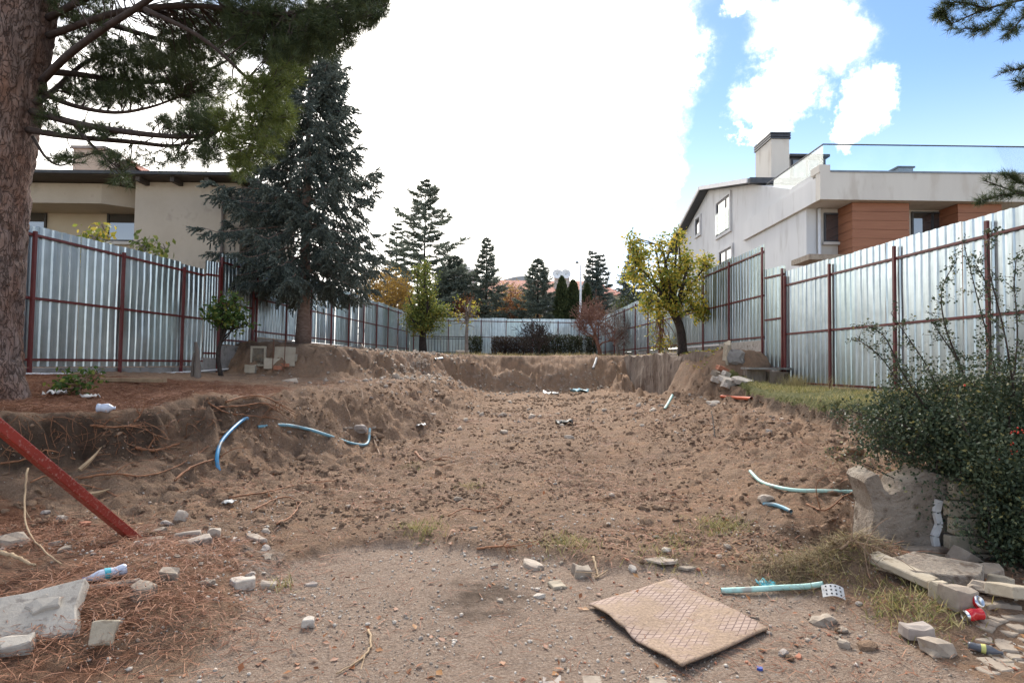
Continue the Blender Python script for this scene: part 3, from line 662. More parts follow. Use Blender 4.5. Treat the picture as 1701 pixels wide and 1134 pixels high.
# ------------------------------------------------------------------ left house
hl = thing('beige_house', (-11, 18, 1.2), 'beige stucco house with dark eaves behind the left fence', 'house')
YF = 17.8
xe0 = at(222, 400, YF).x; xe1 = at(398, 400, YF).x; ztop = at(300, 303, YF).z
# projecting block (right), recess (left)
MB().box(xe0, xe1, YF, YF + 4.5, 1.0, ztop).build('wall', 'beige', hl)
MB().box(xe0 - 9, xe0 - .003, YF + 1.5, YF + 4.5, 1.0, ztop - .002).build('wall', 'beigedark', hl)
# upper overhanging bay with slanted cheek
zb = at(120, 343, YF + .6).z
xa = at(62, 340, YF + .5).x - 2.5
MB().prism([(xa, YF + .2, zb), (xe0 - 1.15, YF + .2, zb), (xe0 - .01, YF + 1.05, zb), (xe0 - .01, YF + 1.495, zb), (xa, YF + 1.495, zb)], (0, 0, ztop - zb - .01)).build('bay', 'beige', hl, fixn=True)
# roof: thin eave slab + low hipped roof
ez = ztop + .02
rf = MB().box(xe0 - 9.5, xe1 + .45, YF - .55, YF + 5.1, ez, ez + .12).build('roof', 'brownroof', hl)
MB().box(xe0 - 9.55, xe1 + .5, YF - .66, YF - .555, ez + .02, ez + .11).build('gutter', 'darkmetal', rf)
cx0, cx1 = xe0 - 9.3, xe1 + .3; cy0, cy1 = YF - .4, YF + 4.9; zr = ez + .45
m_ = MB(); m_.add([(cx0, cy0, ez + .125), (cx1, cy0, ez + .125), (cx1, cy1, ez + .125), (cx0, cy1, ez + .125), (cx0 + 4, YF + 2.2, zr), (cx1 - 4, YF + 2.2, zr)], [(0, 1, 5, 4), (1, 2, 5), (2, 3, 4, 5), (3, 0, 4), (3, 2, 1, 0)])
m_.build('tiles', 'redtile', rf)
for x in np.arange(xe0 + .3, xe1, 1.0):
    MB().box(x, x + .12, YF - .5, YF - .003, ez - .14, ez - .003).build('rafter', 'brownroof', rf)
# dormer
dq = at(205, 263, YF + 1.2); db = at(158, 297, YF + 1.2).x; dr = at(258, 297, YF + 1.2).x
m_ = MB(); m_.add([(db, dq.y, ez + .2), (dr, dq.y, ez + .2), (dq.x, dq.y, dq.z), (db, dq.y + 3, ez + .2), (dr, dq.y + 3, ez + .2), (dq.x, dq.y + 3, dq.z)], [(0, 1, 2), (1, 4, 5, 2), (0, 2, 5, 3), (3, 5, 4), (0, 3, 4, 1)])
dm = m_.build('dormer', 'brownroof', hl, fixn=True)
for i in range(9):
    t = i / 9; a = Vector((dq.x, dq.y, dq.z + .03)).lerp(Vector((dr + .4, dq.y, ez + .05)), t); b = Vector((dq.x, dq.y, dq.z + .03)).lerp(Vector((dr + .4, dq.y, ez + .05)), t + .12)
    m = MB(); m.prism([(a.x, dq.y - .1, a.z + .03), (b.x, dq.y - .1, b.z + .04), (b.x, dq.y - .1, b.z + .01), (a.x, dq.y - .1, a.z)], (0, 3.2, 0)); m.build('tile_course', 'redtile', dm, fixn=True)
# chimney
ca = at(122, 247, YF + 3); cb = at(171, 297, YF + 3)
ch = MB().box(ca.x, cb.x, YF + 3, YF + 3.8, ez, ca.z).build('chimney', 'beige', hl)
MB().box(ca.x - .06, cb.x + .06, YF + 2.94, YF + 3.86, ca.z + .002, ca.z + .10).build('chimney_cap', 'concrete', ch)
# windows
def window(parent, x0, x1, y, z0, z1, mat='frame_dark', sill=None, mull=(), depth=.06):
    f = MB(); w = .06
    f.box(x0, x1, y - depth, y + .02, z1 - w, z1).box(x0, x1, y - depth, y + .02, z0, z0 + w).box(x0, x0 + w, y - depth, y + .02, z0 + w, z1 - w).box(x1 - w, x1, y - depth, y + .02, z0 + w, z1 - w)
    for mx in mull: f.box(mx - .025, mx + .025, y - depth, y + .02, z0 + w, z1 - w)
    fo = f.build('window', mat, parent)
    MB().box(x0 + w, x1 - w, y - .025, y - .005, z0 + w, z1 - w).build('pane', 'winglass', fo)
    if sill: MB().box(x0 - .08, x1 + .08, y - .14, y + .02, z0 - .10, z0 - .003).build('sill', sill, fo)
    return fo
yw = YF + 1.5
a = at(180, 347, yw); b = at(213, 402, yw); window(hl, a.x, xe0 - .06, yw, b.z, a.z, sill='creamrender', mull=((a.x + xe0) / 2 + .15,))
a = at(40, 348, yw); b = at(77, 402, yw); window(hl, a.x, b.x, yw, b.z, a.z, sill='creamrender')
# downpipe at right corner
o = at(371, 400, YF); MB().tube([(o.x, YF - .08, 1.2), (o.x, YF - .08, ztop - .1)], .05, 8).build('downpipe', 'greywood', hl)

# ------------------------------------------------------------------ right house (pale grey render, terrace with glass)
hr = thing('grey_house', (12, 20, 2), 'pale grey modern house with glass terrace rail and orange wood cladding', 'house')
Xs = 10.25        # side wall plane
YFo, YWl = 19.7, 20.9     # overhang front, recessed front wall
zp0, zp1 = 7.14, 8.22     # parapet band
prof = [(YWl, 1.5), (37.2, 1.5), (37.2, 9.05), (31.4, 10.85), (25.6, 9.42), (21.75, 8.05), (YWl, 8.05)]
m = MB(); m.prism([(Xs, y, z) for y, z in prof], (.35, 0, 0)); m.build('side_wall', 'greyrender', hr, fixn=True)
MB().box(Xs + .36, Xs + 16, 25.6, 37.19, 1.5, 9.0).build('upper_block', 'greyrender', hr)
# front wall, recessed
MB().box(Xs + .36, 27, YWl, YWl + .3, 1.5, zp0 - .002).build('front_wall', 'creamrender', hr)
# overhanging terrace slab and parapet
sl = MB().box(Xs - .12, 28, YFo + .3, 25.55, zp0, zp0 + .28).build('terrace_slab', 'creamrender', hr)
MB().box(Xs - .12, 28, YFo, YFo + .298, zp0 - .003, zp1 - .17).build('parapet', 'creamrender', hr)
MB().box(Xs - .14, Xs + .22, YFo + .003, YFo + .6, zp1 - .168, zp1 + .08).build('parapet_corner', 'creamrender', hr)
MB().box(Xs + .225, 28, YFo - .03, YFo + .34, zp1 - .167, zp1 - .11).build('coping', 'greymetal', hr)
MB().box(Xs - .121, Xs - .003, YFo + .30, 26.4, zp0 + .002, zp0 + .80).build('side_band', 'greyrender', hr)
MB().box(Xs - .06, Xs + .30, YFo + .61, 21.9, zp0 + .29, zp1 - .06).build('side_parapet', 'greyrender', hr)
# glass balustrade
gr_ = MB().box(Xs + .05, 28, YFo + .10, YFo + .115, zp1 - .11, 9.0).build('glass_panel', 'glass', hr)
MB().box(Xs + .03, Xs + .045, YFo + .12, 23.6, zp1 - .05, 9.0).build('glass_panel', 'glass', hr)
MB().box(Xs + .02, 28, YFo + .085, YFo + .13, 9.003, 9.035).build('handrail', 'anthracite', hr)
MB().box(Xs + .015, Xs + .06, YFo + .131, 24.2, 9.003, 9.035).build('handrail', 'anthracite', hr)
# gable roof overhanging the side wall
def roof_slab(y0, z0, y1, z1, mat, name, x0, x1, th=.16):
    m = MB(); m.prism([(x0, y0, z0), (x0, y1, z1), (x0, y1, z1 + th), (x0, y0, z0 + th)], (x1 - x0, 0, 0)); return m.build(name, mat, hr, fixn=True)
roof_slab(24.9, 9.27, 31.38, 10.86, 'anthracite', 'roof', Xs - .45, Xs + 16)
roof_slab(31.42, 10.86, 38.2, 8.77, 'anthracite', 'roof', Xs - .45, Xs + 16)
for (y0, z0, y1, z1) in ((24.9, 9.25, 31.38, 10.84), (31.42, 10.84, 38.2, 8.75)):
    m = MB(); m.prism([(Xs - .52, y0, z0 + .02), (Xs - .52, y1, z1 + .02), (Xs - .52, y1, z1 + .22), (Xs - .52, y0, z0 + .22)], (.066, 0, 0)); m.build('verge_board', 'roofwhite', hr, fixn=True)
MB().box(Xs - .45, Xs + 3.1, 24.72, 24.895, 9.22, 9.45).build('gutter', 'anthracite', hr)
MB().box(Xs + .3, Xs + 3.0, 24.9, 25.55, 7.43, 9.2).build('stair_wall', 'greyrender', hr)
# chimney with louvred cap
a = at(1281, 235, 25.9); b = at(1311, 235, 25.9)
chm = MB().box(a.x, b.x, 25.9, 27.6, 9.0, at(1290, 231, 25.9).z).build('chimney', 'creamrender', hr)
zc = at(1290, 231, 25.9).z
for i in range(3): MB().box(a.x - .05, b.x + .05, 25.85, 27.65, zc + .003 + i * .11, zc + .075 + i * .11).build('chimney_louvre', 'anthracite', chm)
MB().box(a.x + .05, b.x - .05, 25.97, 27.5, zc + .002, zc + .30).build('chimney_core', 'darkmetal', chm)
# dark stair box with grey panes
a = at(1313, 262, 27.5); b = at(1350, 262, 27.5)
sb = MB().box(a.x, b.x + .6, 27.5, 30, 8.8, a.z).build('roof_box', 'anthracite', hr)
MB().box(a.x - .12, b.x + .7, 27.3, 30.1, a.z + .002, a.z + .12).build('box_roof', 'darkmetal', sb)
MB().box(a.x + .1, a.x + .7, 27.46, 27.497, 9.2, a.z - .12).build('pane', 'greymetal', sb); MB().box(a.x + .78, a.x + 1.3, 27.46, 27.497, 9.2, a.z - .12).build('pane', 'greymetal', sb)
# zinc flue behind the glass
a = at(1492, 279, 22.5); b = at(1517, 293, 22.5)
fl2 = MB().box(a.x, b.x, 22.5, 23.2, zp1 - .6, a.z).build('zinc_flue', 'greymetal', hr)
MB().box(a.x - .05, b.x + .05, 22.45, 23.25, a.z + .002, a.z + .06).build('flue_cap', 'anthracite', fl2)
# front: window, cladding, dark openings
yw = YWl
a = at(1368, 354, yw); b = at(1400, 403, yw); window(hr, a.x, b.x, yw, b.z, a.z, mat='anthracite', sill='creamrender')
def clad(x0, x1, y, z0, z1, side=True):
    c = MB().box(x0 + .03, x1 - .03, y + .03, YWl - .004, z0, z1).build('wood_box', 'woodclad', hr); n = 13; hh = (z1 - z0) / n
    for i in range(n):
        MB().box(x0 + .002, x1, y, y + .028, z0 + i * hh + .006, z0 + (i + 1) * hh - .006).build('plank', 'woodclad', c)
        MB().box(x0, x0 + .028, y + .03, YWl - .006, z0 + i * hh + .006, z0 + (i + 1) * hh - .006).build('plank', 'woodclad', c)
a = at(1416, 400, 20.0); b = at(1511, 400, 20.0); clad(a.x, b.x, 20.0, 3.2, zp0 - .006)
a = at(1592, 400, 20.0); b = at(1665, 400, 20.0); clad(a.x, b.x, 20.0, 3.2, zp0 - .006)
a = at(1513, 352, yw); b = at(1592, 420, yw); window(hr, a.x, b.x, yw, 3.4, a.z, mat='anthracite', mull=((a.x * .55 + b.x * .45),))
# downpipe and small grey canopy
o = at(1354, 380, YWl - .1); MB().tube([(o.x + .15, YWl - .1, zp0 - .01), (o.x + .15, YWl - .1, 4.8), (o.x + .22, YWl - .25, 4.62)], .055, 8).build('downpipe', 'white', hr, smooth=True)
a = at(1330, 430, 20.2); b = at(1392, 430, 20.2)
MB().box(a.x, b.x + .5, 19.6, YWl - .01, a.z - .12, a.z + .06).build('canopy', 'greystone', hr)
# side wall windows (plane x = Xs)
def side_window(y0, y1, z0, z1, mull=None, glassrail=False):
    f = MB(); w = .07; x0, x1 = Xs - .05, Xs - .004
    f.box(x0, x1, y0, y1, z1 - w, z1).box(x0, x1, y0, y1, z0, z0 + w).box(x0, x1, y0, y0 + w, z0 + w, z1 - w).box(x0, x1, y1 - w, y1, z0 + w, z1 - w)
    if mull: f.box(x0, x1, mull - .04, mull + .04, z0 + w, z1 - w)
    fo = f.build('window', 'anthracite', hr)
    MB().box(Xs - .025, Xs - .006, y0 + w, y1 - w, z0 + w, z1 - w).build('pane', 'winglass', fo)
    s = MB(); t = .14; sx0, sx1 = Xs - .09, Xs - .003
    s.box(sx0, sx1, y0 - t, y1 + t, z1 + .003, z1 + t).box(sx0, sx1, y0 - t, y1 + t, z0 - t, z0 - .003).box(sx0, sx1, y0 - t, y0 - .003, z0, z1).box(sx0, sx1, y1 + .003, y1 + t, z0, z1)
    s.build('surround', 'greyrender', fo)
    if glassrail: MB().box(Xs - .14, Xs - .125, y0 + .03, y1 - .03, z0 + .05, z0 + 1.1).build('glass_panel', 'glass', fo)
def sy(px, py):
    d = ray(px, py); t = (Xs - .03) / d.x; return d.y * t, EYE + d.z * t
y1_, z1_ = sy(1191, 330); y0_, zt_ = sy(1213, 322); _, zb_ = sy(1213, 380); side_window(y0_, y1_, zb_, zt_ , (y0_ + y1_) / 2 - .3, True)
y1_, _ = sy(1156, 362); y0_, zt_ = sy(1163, 360); _, zb_ = sy(1163, 387); side_window(y0_, y1_, zb_, zt_)
y1_, _ = sy(1196, 412); y0_, zt_ = sy(1216, 409); side_window(y0_, y1_, zt_ - 1.7, zt_, (y0_ + y1_) / 2)

# ------------------------------------------------------------------ far buildings
def slope_roof(parent, x0, x1, y0, y1, ze, zr, hip, mat='redtile'):
    ym = (y0 + y1) / 2; m = MB()
    m.add([(x0, y0, ze), (x1, y0, ze), (x1, y1, ze), (x0, y1, ze), (x0 + hip, ym, zr), (x1 - hip, ym, zr)], [(0, 1, 5, 4), (1, 2, 5), (2, 3, 4, 5), (3, 0, 4), (3, 2, 1, 0)])
    return m.build('roof', mat, parent)
Yr = 62
rh = thing('red_roofed_house', (3, Yr, 2), 'far house with long red tiled roof and two satellite dishes', 'house')
a = at(772, 470, Yr); b = at(1042, 490, Yr)
MB().box(a.x + .4, b.x - .4, Yr + .6, Yr + 10, 1.8, b.z).build('wall', 'farwall', rh)
rr_ = slope_roof(rh, a.x, b.x, Yr, Yr + 10.6, b.z + .01, at(930, 466, Yr + 5).z, 2.6)
c = at(933, 470, Yr + 2.5)
chh = MB().box(c.x - .8, c.x + .8, c.y - .6, c.y + .6, b.z + .3, at(933, 456, c.y).z).build('chimney', 'farwall', rh)
for sx in (-1, 1):
    ctr = at(933 + sx * 7, 455, c.y - .8); m = MB(); V = [tuple(ctr + Vector((0, .25, 0)))]; n = 16; nr = Vector((.1 * sx, -1, .35)).normalized(); u = nr.orthogonal().normalized(); w = nr.cross(u)
    for k, r in ((0, .34), (1, .55)):
        V += [tuple(ctr + u * r * math.cos(q) + w * r * math.sin(q) + nr * (.1 * k - .05)) for q in np.linspace(0, 2 * math.pi, n, endpoint=False)]
    Fd = [(0, 1 + j, 1 + (j + 1) % n) for j in range(n)] + [(1 + j, 1 + n + j, 1 + n + (j + 1) % n, 1 + (j + 1) % n) for j in range(n)]
    m.add(V, Fd); dsh = m.build('satellite_dish', 'white', rh)
    MB().tube([tuple(ctr + Vector((0, .2, 0))), tuple(ctr + Vector((-.25 * sx, .5, -1.1)))], .06, 5).build('mast', 'galv', dsh)
a = at(777, 448, Yr + 2); b2 = at(786, 470, Yr + 2); MB().box(a.x - .3, b2.x, a.y, a.y + 1.2, b.z, a.z).build('chimney', 'farwall', rh)
dq = at(977, 463, Yr + .8); dl = at(965, 480, Yr + .8); drr = at(991, 480, Yr + .8)
MB().prism([tuple(dl), tuple(drr), tuple(dq)], (0, 3, 0)).build('gable', 'farwall', rh, fixn=True)
for p, q in ((dl, dq), (dq, drr)): MB().bar((p.x, p.y - .2, p.z + .1), (q.x, q.y - .2, q.z + .1), .5, .18).build('gable_trim', 'farwall' if False else 'fargrey', rh)
for x in np.linspace(a.x + 3, at(1030, 490, Yr).x, 6): window(rh, x - .6, x + .6, Yr + .6, b.z - 2.4, b.z - .8)
ab = thing('apartment_building', (0, 95, 2), 'far cream apartment block behind the conifers at the back', 'building')
a = at(832, 468, 95); b = at(889, 468, 95)
MB().box(a.x, b.x, 95, 107, 1.8, a.z).build('wall', 'farwall', ab)
MB().prism([(a.x - .5, 94.6, a.z + .01), (b.x + .6, 94.6, a.z + .01), (b.x - 1, 94.6, a.z + 1.0), (a.x + 2.2, 94.6, a.z + .8)], (0, 12.5, 0)).build('roof', 'fargrey', ab, fixn=True)
for j in range(3):
    z = a.z - 1.6 - j * 2.7
    s = MB().box(a.x - .1, b.x + .1, 94.3, 94.99, z - 1.0, z - .75).build('balcony', 'white', ab)
    for i in range(4):
        x = a.x + .8 + i * (b.x - a.x - 1.6) / 4; window(ab, x, x + .8, 95, z - .6, z + .7)
gb = thing('grey_roofed_building', (-12, 90, 2), 'far building with low grey roof peeking over the cedar', 'building')
a = at(730, 448, 90); b = at(787, 452, 90)
MB().box(a.x, b.x, 90, 100, 1.8, b.z).build('wall', 'farwall', gb)
slope_roof(gb, a.x - .6, b.x + .6, 89.4, 100.6, b.z + .01, at(750, 436, 95).z, 3, 'fargrey')
for i in range(3): window(gb, a.x + .6 + i * 1.6, a.x + 1.5 + i * 1.6, 90, b.z - 2.2, b.z - .7)

# street lamp
sp_ = at(964, 530, 44); tp = at(964, 441, 44)
st = thing('street_lamp', (sp_.x, 44, 2.05), 'tall pale street lamp pole behind the far fence', 'street lamp')
MB().tube([(sp_.x, 44, 2.0), (sp_.x, 44, tp.z)], [.10, .07], 8).build('pole', 'white', st, smooth=True)
MB().tube(bez([(sp_.x, 44, tp.z - .02), (sp_.x - .1, 44, tp.z + .15), (sp_.x - .2, 44, tp.z + .2)], 8), .035, 6).build('arm', 'white', st)
m = MB(); 
for k in range(5):
    q0 = k / 4 * math.pi; 
m.tube([(sp_.x - .16, 44, tp.z + .22), (sp_.x - .2, 44, tp.z + .24), (sp_.x - .32, 44, tp.z + .22), (sp_.x - .42, 44, tp.z + .2)], [.03, .13, .14, .04], 10); m.build('lamp_head', 'galv', st, smooth=True)

# small iron railing by the back-left corner
ir = thing('iron_railing', (-4.6, 33.5, 2), 'low black iron railing in front of the far fence', 'railing')
xa, xb = at(707, 575, 33.4).x, at(772, 575, 33.4).x
zt = 3.05
for z in (zt, zt - .12, 2.2): MB().bar((xa, 33.4, z), (xb, 33.4, z), .035, .03).build('rail', 'iron', ir)
for x in np.linspace(xa, xb, 14): MB().bar((x, 33.4, 2.0), (x, 33.4, zt + (.1 if abs(x - xa) < .01 or abs(x - xb) < .01 else -.02)), .022).build('bar', 'iron', ir)

# ------------------------------------------------------------------ vegetation helpers
LEAF_V = np.array([(0, 0, 0), (-.32, .5, .06), (0, 1, -.04), (.32, .5, .06)]); LEAF_F = np.array([(0, 1, 2), (0, 2, 3)])
def leaf_cloud(C, sig, per, size, rs, droop=.2, flat=1.0):
    """C (n,3) clump centres"""
    n = len(C) * per; P = np.repeat(C, per, 0) + rs.normal(size=(n, 3)) * sig * np.array((1, 1, flat))
    D = randdirs(n, rs); D[:, 2] -= droop
    S = size * rs.uniform(.6, 1.3, n)
    return instances(LEAF_V, LEAF_F, P, frames(D, rs.uniform(0, 6.28, n)), S)
def limb_path(a, b, rs, sag=.0, wob=.12, n=6):
    a = np.array(tuple(a)); b = np.array(tuple(b)); L = np.linalg.norm(b - a); P = []
    o = rs.normal(size=3) * wob * L
    for i in range(n + 1):
        t = i / n; p = a + (b - a) * t + o * math.sin(t * math.pi) * .5; p[2] += sag * L * math.sin(t * math.pi); P.append(p)
    return P
def lobe_points(lobes, n, rs, shell=.5):
    w = np.array([l[6] if len(l) > 6 else l[3] * l[4] * l[5] for l in lobes], float); w /= w.sum(); k = rs.choice(len(lobes), n, p=w)
    d = randdirs(n, rs) * (shell + (1 - shell) * rs.rand(n, 1)) ; L = np.array([l[:6] for l in lobes])[k]
    return L[:, :3] + d * L[:, 3:6]
def leafy_tree(name, label, cat, trunk, r0, lobes, limbs, clumps, per, size, leaf, bark, seed, group=None, sig=.22, shell=.45, twigs=True, crown='crown', droop=.2, tw_r=.012):
    rs = np.random.RandomState(seed); base = trunk[0]
    th = thing(name, base, label, cat, group)
    P = bez(trunk, 12); rr = np.linspace(r0, r0 * .55, len(P)); rr[0] *= 1.25
    m = MB(); m.tube(P, rr, 9); m.build('trunk', bark, th, smooth=True)
    m = MB(); ends = []
    T = np.array([tuple(p) for p in P])
    for q in lobe_points(lobes, limbs, rs, .6):
        i = rs.randint(len(T) * 6 // 10, len(T)); pa = limb_path(T[i], q, rs, .06)
        m.tube(pa, np.linspace(r0 * .42, r0 * .07 + .004, len(pa)), 5); ends.extend(pa[2:])
    ends = np.array(ends); C = lobe_points(lobes, clumps, rs, shell)
    if twigs:
        for c in C[:: max(1, len(C) // 140)]:
            e = ends[np.argmin(((ends - c) ** 2).sum(1))]; m.tube(limb_path(e, c, rs, 0, .1, 3), [tw_r * 1.6, tw_r * 1.3, tw_r, tw_r * .5], 4, False)
    m.build('limbs', bark, th, smooth=True)
    if per:
        V, F = leaf_cloud(C, sig, per, size, rs, droop); tri_mesh(crown, V, F, leaf, th)
    return th
def bare_tree(name, label, base, h, r0, spread, seed, bark='greybark', levels=4, kids=4, lean=(0, 0), group=None, cat='tree', leaves=None, first=.35):
    rs = np.random.RandomState(seed); th = thing(name, base, label, cat, group); m = MB(); mt = MB(); tips = []
    def go(a, d, L, r, lv):
        n = 5; P = [a]; dd = d.copy()
        for i in range(n):
            dd = dd + rs.normal(size=3) * .16; dd[2] += .05; dd /= np.linalg.norm(dd); P.append(P[-1] + dd * L / n)
        (mt if lv == 0 else m).tube(P, np.maximum(np.linspace(r, r * .55, n + 1), .011), 6 if lv < 2 else 4, lv < 2)
        if lv >= levels: tips.append(P[-1]); tips.append(P[-2]); return
        for k in range(kids):
            t = rs.randint(2, n + 1); nd = dd * .55 + randdirs(1, rs)[0] * spread; nd[2] += .18; nd /= np.linalg.norm(nd)
            go(P[t], nd, L * rs.uniform(.6, .85), r * .5, lv + 1)
    go(np.array(tuple(base)), np.array((lean[0], lean[1], 1.0)) / np.linalg.norm((lean[0], lean[1], 1.0)), h * first, r0, 0)
    mt.build('trunk', bark, th, smooth=True); m.build('branches', bark, th, smooth=True)
    if leaves:
        mat, per, size, sig = leaves; V, F = leaf_cloud(np.array(tips), sig, per, size, rs); tri_mesh('leaves', V, F, mat, th)
    return th
def brush(n, L, nl, nw, rs, flat=.5):
    """needle-clad twig along +y of length 1"""
    V = []; F = []
    for i in range(n):
        y = (i + .5) / n; a = i * 2.4; c = np.array((math.cos(a), 0, math.sin(a) * flat)); d = c * .8 + np.array((0, .75, 0)); d /= np.linalg.norm(d)
        s = np.cross(d, (0, 1, .3)); s /= np.linalg.norm(s); l = nl * (1 - .35 * y); b = np.array((0, y, 0))
        k = len(V); V += [b - s * nw * .5, b + s * nw * .5, b + d * l]; F.append((k, k + 1, k + 2))
    return np.array(V), np.array(F)
def conifer(name, label, base, h, crown0, rad, nb, twn, seed, leaf, bark, tr, brush_n=16, nl=.09, nw=.03, tl=.36, droop=.35, tipup=.15, group=None, prof=None, hang=.5, lat=.5, sub=6, top_r=.02, skip=None, lean=(0, 0)):
    rs = np.random.RandomState(seed); th = thing(name, base, label, 'tree', group)
    B = np.array(tuple(base)); Lx = np.array((lean[0], lean[1], 0.))
    tp = [B + Lx * t * t + np.array((0, 0, h * t)) for t in np.linspace(0, 1, 9)]
    MB().tube(tp, np.linspace(tr, top_r, 9) * np.array([1.2] + [1] * 8), 10).build('trunk', bark, th, smooth=True)
    mb = MB(); TP = []; TD = []; TS = []
    for i in range(nb):
        t = crown0 + (1 - crown0) * ((i + rs.rand() * .8) / nb) ** 1.08; t = min(t, .995)
        az = i * 2.39996 + rs.uniform(-.5, .5)
        s = (t - crown0) / (1 - crown0); pr = prof(s) if prof else (1 - s) ** .85
        L = rad * pr * rs.uniform(.72, 1.12) + .12
        if skip and skip(az, t): continue
        a = B + Lx * t * t + np.array((0, 0, h * t)); d = np.array((math.cos(az), math.sin(az), 0.))
        n = 7; P = []
        dr = droop * (1.15 - s) ; up0 = .25 * s + .05
        for k in range(n + 1):
            u = k / n; P.append(a + d * L * u + np.array((0, 0, L * (up0 * u - dr * u * u + tipup * u ** 4))) + rs.normal(size=3) * .015 * L)
        mb.tube(P, np.linspace(max(.012, tr * .16 * (1 - s * .6)), .006, n + 1), 4, False)
        P = np.array(P); side = np.array((-d[1], d[0], 0))
        sc = .14 + .86 * min(1, L / max(rad * .6, .1))
        for k in range(twn):
            u = .10 + .90 * ((k + rs.rand()) / twn) ** .72; f = u * n; j = min(int(f), n - 1); p = P[j] + (P[j + 1] - P[j]) * (f - j)
            sg = 1 if k % 2 else -1; tan = P[j + 1] - P[j]; tan /= np.linalg.norm(tan)
            dd = tan * rs.uniform(.4, .8) + side * sg * rs.uniform(.4, .9) + np.array((0, 0, -hang * rs.uniform(.1, .7)))
            if u > .94: dd = tan + rs.normal(size=3) * .15
            dd /= np.linalg.norm(dd); ll = lat * rs.uniform(.6, 1.2) * (1.12 - .62 * u) * sc
            for q in range(sub):
                w = (q + .6) / sub; c = p + dd * ll * w; c[2] -= hang * .35 * ll * w * w
                s2 = np.cross(dd, (0, 0, 1)); s2 /= np.linalg.norm(s2) + 1e-6
                d2 = dd * .7 + s2 * (1 if q % 2 else -1) * rs.uniform(.2, .8) + np.array((0, 0, -hang * rs.uniform(.0, .9))) + rs.normal(size=3) * .12
                TP.append(c); TD.append(d2); TS.append(tl * rs.uniform(.7, 1.25) * (.42 + .58 * sc))
    TP.append(B + Lx + np.array((0, 0, h * .985))); TD.append(np.array((0, 0, 1.0))); TS.append(tl)
    mb.build('branches', bark, th, smooth=True)
    TP = np.array(TP); TD = np.array(TD); TS = np.array(TS)
    bv, bf = brush(brush_n, 1, nl / tl, nw / tl, rs); V, F = instances(bv, bf, TP, frames(TD, rs.uniform(0, 6.28, len(TD))), TS)
    tri_mesh('needles', V, F, leaf, th); return th
def tuft(n, rs, L=1.0, w=.035):
    V = []; F = []
    for i in range(n):
        d = randdirs(1, rs)[0]; d[1] = abs(d[1]) * .9 + .35; d /= np.linalg.norm(d); s = np.cross(d, randdirs(1, rs)[0]); s /= np.linalg.norm(s)
        b = np.array((0, -rs.rand() * .55, 0)); k = len(V); V += [b - s * w * .5, b + s * w * .5, b + d * L * rs.uniform(.75, 1.05)]; F.append((k, k + 1, k + 2))
    return np.array(V), np.array(F)
def tuft_mesh(name, P, D, S, mat, parent, rs, n=30, w=.04):
    P = np.asarray(P); D = np.asarray(D); S = np.asarray(S); vs = []; fs = []; o = 0
    for v_ in range(4):
        k = np.arange(len(P)) % 4 == v_
        bv, bf = tuft(n, rs, 1, w); V, F = instances(bv, bf, P[k], frames(D[k], rs.uniform(0, 6.28, k.sum())), S[k]); vs.append(V); fs.append(F + o); o += len(V)
    return tri_mesh(name, np.concatenate(vs), np.concatenate(fs), mat, parent)

